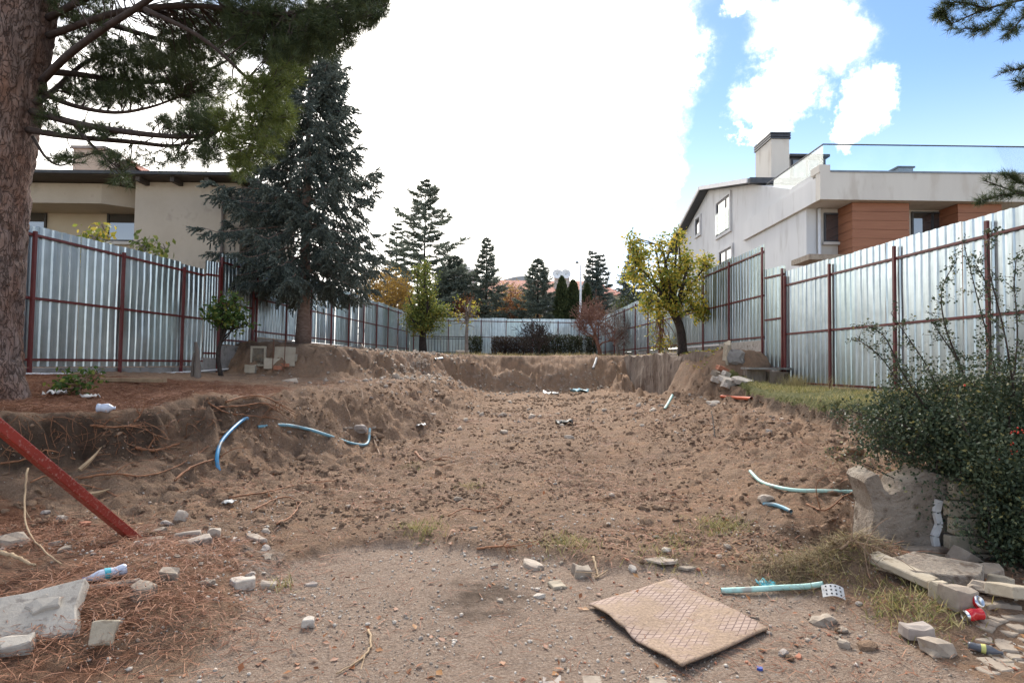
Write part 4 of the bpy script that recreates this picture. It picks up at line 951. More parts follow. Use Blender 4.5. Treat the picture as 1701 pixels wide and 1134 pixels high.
# ------------------------------------------------------------------ big pine at left
def big_pine():
    rs = np.random.RandomState(4)
    bx, by = -6.02, 7.0; bz = hz(bx, by) - .12
    th = thing('pine_tree', (bx, by, bz), 'huge pine with thick plated trunk at the left edge', 'tree')
    # trunk with flare and bark relief
    n = 72; zs = np.concatenate([np.linspace(0, 1.2, 60), np.linspace(1.22, 5.6, 170), np.linspace(5.8, 9, 14)]); V = []
    tgt = [(0, -6.02, .56), (.35, -6.03, .47), (1.0, -6.03, .425), (2.2, -5.98, .40), (3.2, -5.9, .395), (4.2, -5.78, .385), (5.6, -5.6, .36), (9, -5.3, .25)]
    Zt = [t[0] for t in tgt]
    A, Zg = np.meshgrid(np.linspace(0, 2 * np.pi, n, endpoint=False), zs)
    cx = np.interp(Zg, Zt, [t[1] - .26 for t in tgt]); rr = np.interp(Zg, Zt, [t[2] for t in tgt])
    flare = np.exp(-Zg / .30) * .10 * (np.sin(A * 5 + 1) * .6 + .5 * np.sin(A * 3))
    per = np.cos(A) * 1.0, np.sin(A) * 1.0
    # plates: ridged noise, tall cells
    u1 = A / (2 * np.pi) * 20
    n1 = (np.abs(vnoise(u1 % 20 + .35 * vnoise(u1 * 2, Zg * 6, 2), Zg * 2.6, 41)) ) 
    n2 = np.abs(vnoise(u1 * 2.1, Zg * 6.5, 43)); n3 = vnoise(u1 * 5, Zg * 22, 47)
    rr = rr + flare + .030 * sst(.02, .35, n1) + .014 * sst(.02, .35, n2) + .006 * n3
    X = cx + rr * np.cos(A); Y = by + rr * np.sin(A); Z = bz + Zg
    V = np.stack([X.ravel(), Y.ravel(), Z.ravel()], 1); idx = np.arange(len(V)).reshape(len(zs), n); jx = np.roll(idx, -1, 1)
    F = np.stack([idx[:-1], jx[:-1], jx[1:], idx[1:]], -1).reshape(-1, 4)
    tri_mesh('trunk', V, F, 'pinebark', th, smooth=True)
    m = MB(); paths = []
    def limb(pts, r0, r1):
        P = bez([at(*p) for p in pts], 20); m.tube(P, np.linspace(r0, r1, len(P)), 7); paths.append((P, r0))
    limb([(50, 185, 7.0), (140, 208, 6.6), (250, 224, 6.3), (330, 226, 6.1), (385, 208, 5.9)], .045, .014)
    limb([(40, 215, 7.0), (110, 226, 6.8), (220, 236, 6.6), (290, 242, 6.5), (345, 225, 6.4)], .040, .012)
    limb([(60, 150, 7.1), (120, 175, 7.2), (190, 187, 7.3), (250, 178, 7.4), (300, 160, 7.5)], .035, .010)
    limb([(70, 135, 7.0), (110, 95, 6.5), (170, 50, 6.0), (240, 5, 5.6), (330, -60, 5.2)], .045, .025)
    limb([(70, 118, 7.2), (140, 125, 7.6), (220, 137, 7.9), (310, 130, 8.1), (380, 100, 8.2)], .045, .014)
    limb([(80, 60, 7.0), (200, 20, 6.6), (330, 10, 6.2), (450, 25, 5.9), (560, 5, 5.7)], .04, .014)
    limb([(80, 30, 7.0), (210, -30, 6.4), (380, -40, 6.0), (520, -30, 5.7), (650, -10, 5.5)], .042, .014)
    limb([(90, 20, 7.2), (180, 40, 7.6), (290, 70, 7.9), (380, 60, 8.0), (470, 90, 8.0)], .045, .012)
    limb([(85, -20, 7.0), (200, -120, 6.0), (340, -160, 5.2), (480, -140, 4.8)], .07, .02)
    limb([(60, 170, 6.9), (90, 150, 7.4), (150, 100, 8.0), (230, 85, 8.4), (320, 110, 8.6)], .04, .012)
    limb([(240, 15, 5.6), (330, 60, 5.6), (400, 120, 5.7), (440, 170, 5.8), (420, 240, 5.9)], .022, .008)
    limb([(55, 228, 7.0), (75, 260, 6.8), (100, 275, 6.7), (130, 262, 6.6)], .02, .006)
    limb([(125, 210, 6.7), (150, 238, 6.5), (175, 262, 6.4), (205, 285, 6.3)], .02, .006)
    P = []; D = []; S = []; P2 = []; D2 = []; S2 = []
    ends = np.array([tuple(q) for pp, r in paths for q in pp]); 
    # foliage regions: photo px, depth, radii (px), count, olive?
    regs = [(150, 60, 7.6, 75, 55, 130), (240, 100, 7.8, 110, 40, 260), (330, 60, 7.0, 100, 70, 330), (200, 150, 7.7, 120, 30, 240), (330, 145, 7.6, 60, 40, 130), (440, 40, 6.2, 90, 70, 330), (540, 45, 5.8, 60, 55, 240), (610, 5, 5.6, 40, 45, 130), (480, 85, 6.0, 45, 30, 120), (330, -60, 6.0, 280, 60, 420), (130, -20, 7.0, 90, 60, 150),
            (110, 262, 6.6, 45, 16, 18), (190, 262, 6.4, 40, 22, 24), (270, 262, 6.3, 70, 20, 34), (205, 298, 6.3, 22, 12, 10), (300, 205, 6.4, 55, 22, 60), (150, 215, 6.7, 70, 14, 40), (345, 250, 6.1, 28, 30, 50), (80, 180, 7.0, 25, 40, 40), (340, 195, 6.3, 40, 35, 80)]
    olive = [(425, 150, 5.7, 55, 38, 130), (460, 195, 5.7, 42, 42, 130), (405, 228, 5.7, 48, 42, 140), (398, 275, 5.8, 26, 26, 60), (470, 130, 5.7, 38, 34, 70), (440, 250, 5.8, 35, 25, 40), (375, 190, 5.9, 35, 30, 50)]
    for lst, (PP, DD, SS) in ((regs, (P, D, S)), (olive, (P2, D2, S2))):
        for (px, py, Y, rx_, ry_, n) in lst:
            for i in range(int(n * ((1.9 if n > 100 else 1.4) if lst is regs else .8))):
                q = randdirs(1, rs)[0] * rs.rand() ** .45
                c = np.array(tuple(at(px + q[0] * rx_, py + q[2] * ry_, Y + q[1] * .55))); e = ends[np.argmin(((ends - c) ** 2).sum(1))]
                d = c - e; L = np.linalg.norm(d); d = d / max(L, .05) + np.array((0, 0, .35)) + rs.normal(size=3) * .25
                PP.append(c); DD.append(d); SS.append(rs.uniform(.085, .14))
                if i % 5 == 0 and L > .08: m.tube(limb_path(e, c, rs, -.05, .12, 4), [.008, .007, .006, .005, .004], 4, False)
    for pp, r in paths:
        for q in pp[6:]:
            if rs.rand() < .45:
                d = randdirs(1, rs)[0]; d[2] = abs(d[2]); P.append(np.array(tuple(q)) + d * .12); D.append(d); S.append(rs.uniform(.07, .12))
                m.tube([tuple(q), tuple(np.array(tuple(q)) + d * .12)], [.006, .004], 4, False)
    m.build('limbs', 'limb', th, smooth=True)
    tuft_mesh('needles', P, D, S, 'pine', th, rs, 34, .045)
    tuft_mesh('lit_needles', P2, D2, S2, 'pine_lit', th, rs, 34, .04)
big_pine()
def right_pine():
    rs = np.random.RandomState(9); bx, by = 8.2, 6.0
    bx = 6.0; by = 4.4; bz = hz(bx, by)
    th = thing('pine_tree', (bx, by, bz), 'pine whose needle sprays reach in at the upper right edge', 'tree')
    MB().tube(bez([(bx, by, bz - .2), (bx + .05, by, 2.5), (bx, by + .05, 4.5), (bx - .05, by, 7)], 16), np.linspace(.24, .14, 16), 12).build('trunk', 'pinebark', th, smooth=True)
    m = MB(); P = []; D = []; S = []
    for pts, r in (([(2200, -60, 4.4), (1900, -40, 4.6), (1720, -5, 4.9), (1640, 15, 5.0), (1580, 40, 5.1)], .022), ([(1680, 5, 4.95), (1640, 45, 4.9), (1600, 48, 4.9)], .010), ([(1720, 0, 4.9), (1690, 40, 4.8), (1670, 60, 4.7)], .01), ([(2200, 20, 4.4), (1900, 80, 4.7), (1740, 110, 5.0), (1700, 113, 5.1), (1662, 122, 5.1)], .02), ([(1760, 100, 5), (1710, 135, 5.0), (1690, 140, 5)], .008),
                   ([(2200, 230, 4.4), (1900, 290, 4.8), (1750, 318, 5.1), (1690, 318, 5.2), (1635, 300, 5.2)], .02), ([(1720, 318, 5.1), (1660, 325, 5.1), (1625, 335, 5.1)], .009), ([(1740, 318, 5.1), (1690, 300, 5.1), (1675, 290, 5.1)], .009), ([(1580, 40, 5.1), (1565, 20, 5.1), (1555, 25, 5.1)], .006), ([(1640, 15, 5.0), (1600, 5, 5.0), (1565, 5, 5.0)], .007)):
        Q = bez([at(*p) for p in pts], 18); m.tube(Q, np.linspace(r, .004, len(Q)), 6)
        for i, q in enumerate(Q):
            if i < len(Q) * .35 and len(pts) > 3: continue
            for _ in range(3):
                d = randdirs(1, rs)[0]; c = np.array(tuple(q)) + d * rs.uniform(.01, .07); t_ = np.array(tuple(Q[min(i + 1, len(Q) - 1)] - Q[max(i - 1, 0)])); t_ /= np.linalg.norm(t_)
                P.append(c); D.append(d * .7 + t_ * .9 + np.array((0, 0, .2))); S.append(rs.uniform(.055, .09))
    m.build('limbs', 'limb', th, smooth=True); tuft_mesh('needles', P, D, S, 'pine', th, rs, 30, .045)
right_pine()

# ------------------------------------------------------------------ blue spruce
sx_, sy_ = at(503, 580, 17.4).x, 17.4
conifer('spruce_tree', 'large blue-green spruce with drooping boughs in front of the left fence', (sx_, sy_, hz(sx_, sy_) - .1), 9.3, .20, 2.3, 140, 30, 3, 'spruce', 'sprucebark', .20, 13, .075, .038, .17, .58, .32, hang=1.05, lat=.62, sub=6,
        prof=lambda s: (.80 + .35 * min(1, s / .18)) * (1 - s) ** .62 * (1 if s > .05 else .8) * (.82 + .3 * abs(math.sin(s * 23))))
# ------------------------------------------------------------------ right bush (dark, small leaves, red berries)
def bush():
    rs = np.random.RandomState(12); bx, by = 4.0, 5.2; bz = hz(bx, by)
    th = thing('berry_bush', (bx, by, bz), 'dark green thorny bush with arching shoots and red berries at right', 'bush')
    lobes = [(3.95, 5.1, 1.12, .62, .5, .45, 5), (3.75, 4.95, .72, .55, .4, .5, 5), (3.35, 5.15, 1.02, .40, .35, .22, 2), (4.5, 5.2, 1.25, .7, .6, .65, 4), (4.0, 4.62, .52, .55, .32, .45, 5), (3.78, 4.5, .36, .26, .25, .26, 1.6), (4.4, 4.6, .4, .6, .35, .42, 3), (3.5, 5.3, 1.2, .3, .3, .2, 1.0), (3.62, 4.6, .85, .22, .25, .22, 1.2)]
    m = MB(); C = lobe_points(lobes, 980, rs, .30); ends = []
    for q in lobe_points(lobes, 40, rs, .7):
        pa = limb_path((bx + rs.uniform(-.2, .5), by + rs.uniform(-.1, .3), bz - .05), q, rs, .08, .1); m.tube(pa, np.linspace(.016, .005, len(pa)), 5); ends += pa[2:]
    # long shoots (photo px, depth)
    SP = []
    for pts in ([(1660, 700, 5.1), (1650, 600, 5.2), (1625, 500, 5.3), (1600, 400, 5.4)], [(1640, 640, 5.1), (1645, 560, 5.2), (1640, 480, 5.2), (1622, 440, 5.2)], [(1600, 660, 5.2), (1590, 600, 5.3), (1565, 560, 5.4), (1545, 530, 5.5)], [(1560, 690, 5.2), (1500, 640, 5.3), (1460, 590, 5.4), (1420, 560, 5.5)], [(1540, 680, 5.1), (1500, 620, 5.1), (1470, 560, 5.2), (1440, 540, 5.2)],
                [(1680, 660, 5.0), (1690, 560, 5.1), (1685, 470, 5.2), (1690, 420, 5.2)], [(1540, 720, 5.0), (1480, 700, 5.0), (1440, 690, 5.1), (1400, 680, 5.1)], [(1560, 740, 5.0), (1500, 730, 5.0), (1450, 720, 5.0)], [(1600, 620, 5.2), (1570, 540, 5.3), (1565, 480, 5.3), (1590, 430, 5.3)], [(1690, 690, 5.0), (1670, 560, 5.0), (1640, 430, 5.1), (1650, 380, 5.1)], [(1560, 650, 5.2), (1535, 600, 5.3), (1480, 520, 5.3)], [(1520, 760, 4.95), (1470, 745, 4.95), (1430, 738, 4.95)]):
        Q = bez([at(*p) for p in pts], 22); m.tube(Q, np.linspace(.009, .003, len(Q)), 5)
        for i, q in enumerate(Q):
            q = np.array(tuple(q))
            d = randdirs(1, rs)[0]; e = q + d * rs.uniform(.05, .16); m.tube([q, e], [.003, .0015], 3, False)
            for _ in range(10): SP.append(q + (e - q) * rs.rand() + rs.normal(size=3) * .015)
    for i in range(46):
        q0 = lobe_points(lobes, 1, rs, .8)[0]; d = randdirs(1, rs)[0]; d[2] = abs(d[2]) * .9 + .25; d[0] -= .35; d[1] -= .2; e = q0 + d * rs.uniform(.15, .5)
        pa = limb_path(q0, e, rs, .06, .12, 8); m.tube(pa, np.linspace(.005, .002, len(pa)), 4, False)
        for w in pa[2:]:
            for _ in range(9): SP.append(w + rs.normal(size=3) * .03)
    m.build('stems', 'limb', th, smooth=True)
    for c in C[::5]:
        pass
    V, F = leaf_cloud(C, .085, 56, .031, rs, .1); V2, F2 = leaf_cloud(np.array(SP), .012, 2, .024, rs, .1)
    tri_mesh('leaves', np.concatenate([V, V2]), np.concatenate([F, F2 + len(V)]), 'bushleaf', th)
    # berries
    ico = bmesh.new(); bmesh.ops.create_icosphere(ico, subdivisions=1, radius=1); bv = np.array([tuple(v.co) for v in ico.verts]); bf = np.array([[v.index for v in f.verts] for f in ico.faces]); ico.free()
    B = []
    for (px, py, k) in ((1691, 717, 9), (1688, 752, 4), (1655, 762, 2), (1690, 738, 2), (1640, 905, 1), (1600, 640, 1)):
        c = np.array(tuple(at(px, py, 4.52 if py > 600 else 4.8)))
        for _ in range(k): B.append(c + rs.normal(size=3) * .018)
    B = np.array(B); V, F = instances(bv, bf, B, frames(randdirs(len(B), rs)), rs.uniform(.006, .009, len(B)))
    o = tri_mesh('berries', V, F, 'berry', th, smooth=True); o['kind'] = 'stuff'
bush()

# ------------------------------------------------------------------ trees on the right edge and back
yb = (5.72, 20.3)
yz = hz(*yb)
def ap(px, py, Y): return tuple(at(px, py, Y))
leafy_tree('apricot_tree', 'leaning black-trunked tree with yellow and green leaves on the right wall', 'tree', [(yb[0] + .05, yb[1], yz - .1), ap(1130, 545, 20.3), ap(1118, 520, 20.2), ap(1105, 500, 20.2)], .17,
           [(*ap(1112, 462, 20.2), 1.15, 1.0, .95), (*ap(1075, 500, 20), .62, .6, .5), (*ap(1152, 490, 20.2), .5, .7, .75), (*ap(1062, 425, 20), .35, .4, .6, .35), (*ap(1140, 430, 20.2), .55, .6, .5), (*ap(1100, 412, 20.2), .3, .4, .45, .2), (*ap(1105, 505, 19.8), .9, .6, .35), (*ap(1052, 400, 20), .16, .2, .22, .12), (*ap(1125, 395, 20), .12, .2, .25, .1), (*ap(1172, 440, 20.2), .2, .2, .25, .14), (*ap(1048, 455, 20), .22, .2, .2, .14), (*ap(1165, 520, 20), .2, .2, .25, .12)], 26, 230, 30, .11, 'yellowleaf', 'darkbark', 21, sig=.14, shell=.2)
vb = Vector((5.62, 23, 0)); vz = hz(5.62, 23)
leafy_tree('climbing_vine', 'brown vine tangle with yellow leaves left of the black-trunked tree', 'vine', [(vb.x, 23, vz - .1), (vb.x + .05, 23, vz + .7), (vb.x - .05, 23, vz + 1.6)], .05, [(vb.x - .05, 23, vz + 1.0, .4, .4, .9), (vb.x + .3, 23, vz + .4, .5, .4, .35), (vb.x + .1, 23, vz + 1.8, .5, .4, .35)], 34, 60, 12, .09, 'yellowleaf', 'redbark', 22, sig=.15, twigs=True)
gb_ = at(703, 582, 30.5); gz = hz(gb_.x, 30.5)
leafy_tree('fruit_tree', 'round bushy green tree at the far left corner of the lot', 'tree', [(gb_.x, 30.5, gz - .1), ap(702, 560, 30.5), ap(704, 545, 30.5)], .22, [(*ap(706, 525, 30.5), 1.15, 1.1, 1.0), (*ap(702, 490, 30.5), .9, .9, 1.0), (*ap(706, 468, 30.5), .5, .5, .5), (*ap(690, 535, 30.5), .7, .7, .6), (*ap(692, 452, 30.5), .12, .2, .4, .12), (*ap(708, 447, 30.5), .12, .2, .4, .12), (*ap(722, 460, 30.5), .12, .2, .35, .1), (*ap(735, 520, 30.5), .3, .3, .4, .2)], 24, 190, 38, .11, 'greenleaf', 'darkbark', 23, sig=.15, shell=.25)
leafy_tree('golden_tree', 'golden-leaved tree just beyond the left fence, right of the spruce', 'tree', [ap(655, 590, 39.5), ap(650, 540, 39.5), ap(648, 510, 39.5)], .2, [(*ap(640, 485, 39.5), 1.7, 1.4, 1.5), (*ap(662, 500, 39.5), 1.0, 1, 1.2), (*ap(618, 475, 39.5), .9, .9, .9)], 18, 200, 26, .15, 'goldleaf', 'greybark', 24, sig=.28)
wb = at(775, 582, 31); wz = hz(wb.x, 31)
leafy_tree('pale_trunk_tree', 'sparse tree with pale straight trunk beside the iron railing', 'tree', [(wb.x, 31, wz - .1), ap(775, 555, 31), ap(776, 535, 31), ap(778, 520, 31)], .10, [(*ap(775, 520, 31), 1.2, .8, .9), (*ap(783, 505, 31), .5, .5, .6)], 26, 16, 12, .13, 'yellowleaf', 'greybark', 25, sig=.14)
bare_tree('bare_tree', 'small bare dark tree in front of the hedge, leaning right', (at(893, 585, 31).x, 31, hz(at(893, 585, 31).x, 31) - .1), 2.9, .09, .75, 31, 'darkbark', 4, 4, (.35, 0), 'small bare trees by the hedge')
bare_tree('bare_tree', 'small bare dark tree between the brown and green hedges', (at(885, 585, 32).x, 32, hz(at(885, 585, 32).x, 32) - .1), 2.6, .08, .8, 32, 'darkbark', 4, 4, (-.35, 0), 'small bare trees by the hedge')
bare_tree('bare_tree', 'taller bare tree with reddish twigs at the right end of the hedges', (at(998, 585, 31).x, 31, hz(at(998, 585, 31).x, 31) - .1), 4.3, .11, .8, 33, 'redbark', 4, 5, (-.12, 0), 'small bare trees by the hedge')
bare_tree('bare_tree', 'thin bare tree beside the right fence end, near the far corner', (at(1028, 582, 30).x, 30, hz(at(1028, 582, 30).x, 30) - .1), 3.2, .09, .8, 34, 'greybark', 4, 4, (-.15, 0), 'small bare trees by the hedge')
# hedges
def hedge(px0, px1, py0, Y, mat, label, seed, d=.7):
    rs = np.random.RandomState(seed); a = at(px0, py0, Y); b = at(px1, py0, Y); z0 = hz((a.x + b.x) / 2, Y) - .05
    th = thing('hedge', ((a.x + b.x) / 2, Y, z0), label, 'hedge', 'clipped hedges along the far end')
    m = MB(); n = max(3, int((b.x - a.x) / .3))
    for i in range(n):
        x = a.x + (b.x - a.x) * (i + .5) / n
        for k in range(3): m.tube(limb_path((x, Y, z0), (x + rs.uniform(-.25, .25), Y + rs.uniform(-d, d) * .4, a.z - .1), rs), np.linspace(.02, .008, 7), 4, False)
    m.build('stems', 'darkbark', th)
    nn = int(2600 * (b.x - a.x)); P = np.stack([rs.uniform(a.x, b.x, nn), Y + rs.uniform(-d / 2, d / 2, nn), z0 + .05 + (a.z - z0) * rs.rand(nn) ** .8], 1)
    P[:, 2] += .05 * vnoise(P[:, 0] * 3, P[:, 1] * 3, seed) * (P[:, 2] > a.z - .15); P += rs.normal(size=P.shape) * .03
    D = randdirs(nn, rs); D[:, 2] += .3
    V, F = instances(LEAF_V, LEAF_F, P, frames(D, rs.uniform(0, 6.28, nn)), rs.uniform(.05, .10, nn)); tri_mesh('foliage', V, F, mat, th)
hedge(779, 800, 560, 33, 'hedge', 'small dark green hedge clump right of the pale trunk', 1)
hedge(817, 884, 561, 33.3, 'hedgebrown', 'brown-leaved hedge left of the bare trees', 2)
hedge(888, 968, 558, 32.8, 'hedge', 'long dark green hedge in the middle of the far end', 3)
hedge(973, 991, 558, 33.2, 'hedge', 'narrow green hedge clump right of the long hedge', 4)
# background conifers
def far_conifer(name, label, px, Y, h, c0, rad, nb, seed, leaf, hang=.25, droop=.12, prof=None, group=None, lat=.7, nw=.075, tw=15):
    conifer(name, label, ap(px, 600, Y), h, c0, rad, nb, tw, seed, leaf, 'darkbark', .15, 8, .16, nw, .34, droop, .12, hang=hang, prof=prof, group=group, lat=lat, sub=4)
GC = 'pointed conifers beyond the far fence'
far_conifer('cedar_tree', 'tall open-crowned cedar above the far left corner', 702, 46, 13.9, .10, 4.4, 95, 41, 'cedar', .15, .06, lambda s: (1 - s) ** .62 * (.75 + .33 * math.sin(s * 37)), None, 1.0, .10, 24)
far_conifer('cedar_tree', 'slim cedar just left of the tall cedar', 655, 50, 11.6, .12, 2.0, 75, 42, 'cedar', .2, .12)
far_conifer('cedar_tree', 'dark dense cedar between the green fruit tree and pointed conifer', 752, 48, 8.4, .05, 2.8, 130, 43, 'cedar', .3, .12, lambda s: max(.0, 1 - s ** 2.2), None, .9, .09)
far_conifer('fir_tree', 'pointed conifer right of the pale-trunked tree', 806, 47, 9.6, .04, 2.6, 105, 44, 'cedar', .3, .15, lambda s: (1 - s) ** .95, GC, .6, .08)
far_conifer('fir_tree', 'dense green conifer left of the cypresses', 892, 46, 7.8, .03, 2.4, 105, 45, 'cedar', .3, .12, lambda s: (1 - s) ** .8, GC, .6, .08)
far_conifer('fir_tree', 'bluish spruce in front of the red roof, left of two', 983, 50, 9.2, .1, 1.5, 70, 46, 'spruce', .35, .2, None, GC, .5, .07)
far_conifer('fir_tree', 'bluish spruce in front of the red roof, right of two', 996, 51, 9.1, .1, 1.8, 70, 47, 'spruce', .35, .2, None, GC, .5, .07)
far_conifer('fir_tree', 'pale blue spruce behind the yellow-leaved tree', 1052, 44, 8.4, .08, 2.2, 85, 48, 'spruce', .35, .2, None, GC, .6, .07)
def cypress(px, pyt, Y, w, label, seed):
    rs = np.random.RandomState(seed); b = at(px, 600, Y); t = at(px, pyt, Y); H = t.z - 2.0
    th = thing('cypress_tree', (b.x, Y, 2.0), label, 'tree', 'cypresses beyond the far fence')
    MB().tube([(b.x, Y, 1.9), (b.x, Y, 2 + H * .9)], [.12, .03], 7).build('trunk', 'darkbark', th)
    n = 9000; s = rs.rand(n) ** .9; r = w * np.clip(np.minimum(1, s * 6 + .5) * (1 - s) ** .6, .03, 1) * (1 + .25 * vnoise(s * 14, rs.rand(n) * 6, seed)); a = rs.uniform(0, 6.28, n); q = rs.rand(n) ** .4
    P = np.stack([b.x + np.cos(a) * r * q, Y + np.sin(a) * r * q, 2.0 + .1 + H * s], 1); D = np.stack([np.cos(a) * .5, np.sin(a) * .5, np.ones(n)], 1) + rs.normal(size=(n, 3)) * .25
    V, F = instances(LEAF_V, LEAF_F, P, frames(D, rs.uniform(0, 6.28, n)), rs.uniform(.10, .26, n)); tri_mesh('foliage', V, F, 'cypress', th)
cypress(932, 464, 45, .95, 'left cypress of the pair beside the street lamp pole', 1)
cypress(951, 470, 45.5, 1.15, 'cypress just left of the street lamp pole, touching its neighbour', 2)
cypress(974, 476, 47, .9, 'low cypress just right of the street lamp pole', 3)
bare_tree('weeping_tree', 'bare tree with umbrella crown and russet stems by the apartment block', ap(853, 600, 52), 8.6, .2, .75, 51, 'redbark', 5, 4, (0, 0), None, 'tree', ('goldleaf', 2, .14, .25))
leafy_tree('russet_shrub', 'russet shrub below the umbrella-crowned tree', 'shrub', [ap(852, 600, 47), ap(852, 550, 47), ap(853, 530, 47)], .08, [(*ap(853, 515, 47), .7, .7, 1.6)], 14, 60, 18, .13, 'russet', 'redbark', 52, sig=.2)
leafy_tree('russet_shrub', 'russet shrub left of the pointed conifer', 'shrub', [ap(775, 600, 45), ap(775, 550, 45), ap(776, 530, 45)], .08, [(*ap(774, 510, 45), .9, .7, 1.0)], 14, 70, 18, .12, 'russet', 'redbark', 53, sig=.2)
for i, (px, py, lab) in enumerate(((985, 505, 'reddish twiggy shrub right of the cypresses'), (1008, 503, 'reddish twiggy shrub below the bluish spruces'), (1036, 508, 'brownish shrub left of the pale blue spruce'))):
    bare_tree('twiggy_shrub', lab, ap(px, 590, 41 + i), 4.4, .07, .95, 60 + i, 'redbark', 4, 5, (0, 0), 'twiggy shrubs beyond the far fence', 'shrub', ('russet', 2, .06, .2), .30)
leafy_tree('green_shrub', 'green bush at the far right fence end behind bare twigs', 'shrub', [ap(1040, 600, 43), ap(1040, 560, 43), ap(1040, 540, 43)], .07, [(*ap(1038, 512, 43), .9, .8, .9)], 12, 80, 24, .10, 'greenleaf', 'greybark', 66, sig=.2)
# garden shrubs over the left fence
for i, (px, py, lab) in enumerate(((157, 385, 'yellowing peach shrub over the left fence by the house window'), (248, 408, 'green peach shrub over the left fence against the beige wall'))):
    c = at(px, py, 13.2 + i * .8); b = Vector((c.x, c.y, 1.1))
    leafy_tree('peach_shrub', lab, 'shrub', [(b.x, b.y, 1.0), (b.x + .05, b.y, 2.2), (c.x, c.y, c.z - .6)], .035, [(c.x - .2, c.y, c.z - .05, .22, .2, .3), (c.x + .22, c.y, c.z - .1, .22, .2, .3), (c.x, c.y, c.z - .5, .4, .2, .3)], 12, 26, 10, .15, 'greenleaf' if i else 'yellowleaf', 'greybark', 70 + i, sig=.10, droop=1.0)
# small tree before the left fence
tb = gp(368, 624); 
leafy_tree('young_tree', 'small leafy tree with thin curved trunk in front of the left fence', 'tree', [(tb.x, tb.y, tb.z - .08), ap(362, 590, tb.y), ap(368, 565, tb.y), ap(374, 548, tb.y)], .055, [(*ap(378, 528, tb.y), .38, .35, .3), (*ap(388, 505, tb.y), .22, .22, .25), (*ap(360, 520, tb.y), .25, .25, .25), (*ap(398, 535, tb.y), .22, .22, .2)], 12, 70, 14, .105, 'shrubleaf', 'darkbark', 75, sig=.09, droop=.5)
sb_ = gp(132, 655)
leafy_tree('low_shrub', 'low green and yellow shrub on the needle-covered terrace near the pine', 'shrub', [(sb_.x, sb_.y, sb_.z - .05), (sb_.x, sb_.y, sb_.z + .1), (sb_.x + .05, sb_.y, sb_.z + .2)], .015, [(sb_.x - .08, sb_.y, sb_.z + .14, .22, .2, .14), (sb_.x + .12, sb_.y, sb_.z + .28, .14, .12, .12)], 12, 36, 10, .06, 'shrubleaf', 'twig', 76, sig=.06)

# ------------------------------------------------------------------ debris helpers
def slab_mesh(w, d, h, seed, sides=None, jit=.18, bev=.006, chip=.12):
    rs = random.Random(seed); n = sides or rs.choice((4, 5, 5, 6)); bm = bmesh.new(); pts = []
    if n == 4: base = [(-.5, -.5), (.5, -.5), (.5, .5), (-.5, .5)]
    else: base = [(.55 * math.cos(2 * math.pi * i / n + .4), .55 * math.sin(2 * math.pi * i / n + .4)) for i in range(n)]
    for i, (x, y) in enumerate(base):
        x2, y2 = base[(i + 1) % n]; pts.append((x + rs.uniform(-jit, jit) * .5, y + rs.uniform(-jit, jit) * .5))
        t = rs.uniform(.35, .65); pts.append((x + (x2 - x) * t + rs.uniform(-jit, jit) * .22, y + (y2 - y) * t + rs.uniform(-jit, jit) * .22))
    lo = [bm.verts.new((x * w * (1 + rs.uniform(0, chip)), y * d * (1 + rs.uniform(0, chip)), 0)) for x, y in pts]
    hi = [bm.verts.new((x * w, y * d, h * (1 + rs.uniform(-chip, chip)))) for x, y in pts]
    bm.faces.new(lo[::-1]); bm.faces.new(hi)
    k = len(pts)
    for i in range(k): bm.faces.new((lo[i], lo[(i + 1) % k], hi[(i + 1) % k], hi[i]))
    bmesh.ops.recalc_face_normals(bm, faces=bm.faces)
    if bev: bmesh.ops.bevel(bm, geom=[e for e in bm.edges], offset=min(bev, h * .2), segments=1, affect='EDGES')
    me = bpy.data.meshes.new('piece'); bm.to_mesh(me); bm.free(); return me
def lump_mesh(w, d, h, seed, sub=2, rough=.75):
    bm = bmesh.new(); bmesh.ops.create_icosphere(bm, subdivisions=sub, radius=.5); o = seed * 7.7
    for v in bm.verts:
        c = v.co; nn = float(fbm(np.array([c.x * 2.6 + c.z * 1.7 + o]), np.array([c.y * 2.6 - c.z * 2.1 + o]), 3, seed)[0]); n2 = abs(float(vnoise(np.array([c.x * 7 + c.z * 5 + o]), np.array([c.y * 7 - c.z * 4]), seed + 3)[0]))
        v.co = c * (1 + rough * nn - .10 * n2)
        v.co = Vector((max(min(v.co.x, .46), -.46) * w, max(min(v.co.y, .46), -.46) * d, (max(min(v.co.z, .42), -.45) + .4) * h))
    me = bpy.data.meshes.new('piece'); bm.to_mesh(me); bm.free(); return me
def put(name, me, mat, loc, rot, label, cat, group=None, smooth=False):
    me.name = name; o = link(name, me, mat, None, loc); o.rotation_euler = rot
    if smooth: me.polygons.foreach_set('use_smooth', [True] * len(me.polygons))
    return tag(o, label, cat, group)
_ps = [100]
def piece(name, label, cat, px, py, dims, rot, mat, kind='slab', group=None, sink=.33, sides=None, lift=0):
    _ps[0] += 1; p = gp(px, py); w, d, h = dims
    me = slab_mesh(w, d, h, _ps[0], sides) if kind == 'slab' else lump_mesh(w, d, h, _ps[0])
    return put(name, me, mat, (p.x, p.y, p.z - h * sink + lift), tuple(R(a) for a in rot), label, cat, group, False)
def ground_path(pts, lift, n=24):
    P = []
    for q in pts:
        g = gp(q[0], q[1]); P.append((g.x, g.y, g.z + (q[2] if len(q) > 2 else lift)))
    return bez(P, n)
def pipe(name, label, pts, r, mat, cat='pipe', lift=None, n=30, seg=10):
    P = ground_path(pts, r * .7 if lift is None else lift, n); o0 = P[0]
    m = MB(); m.tube(P, r, seg, False); m.tube([p for p in P], r * .8, seg, False)
    o = m.build(name, mat, None, True, origin=o0); return tag(o, label, cat)

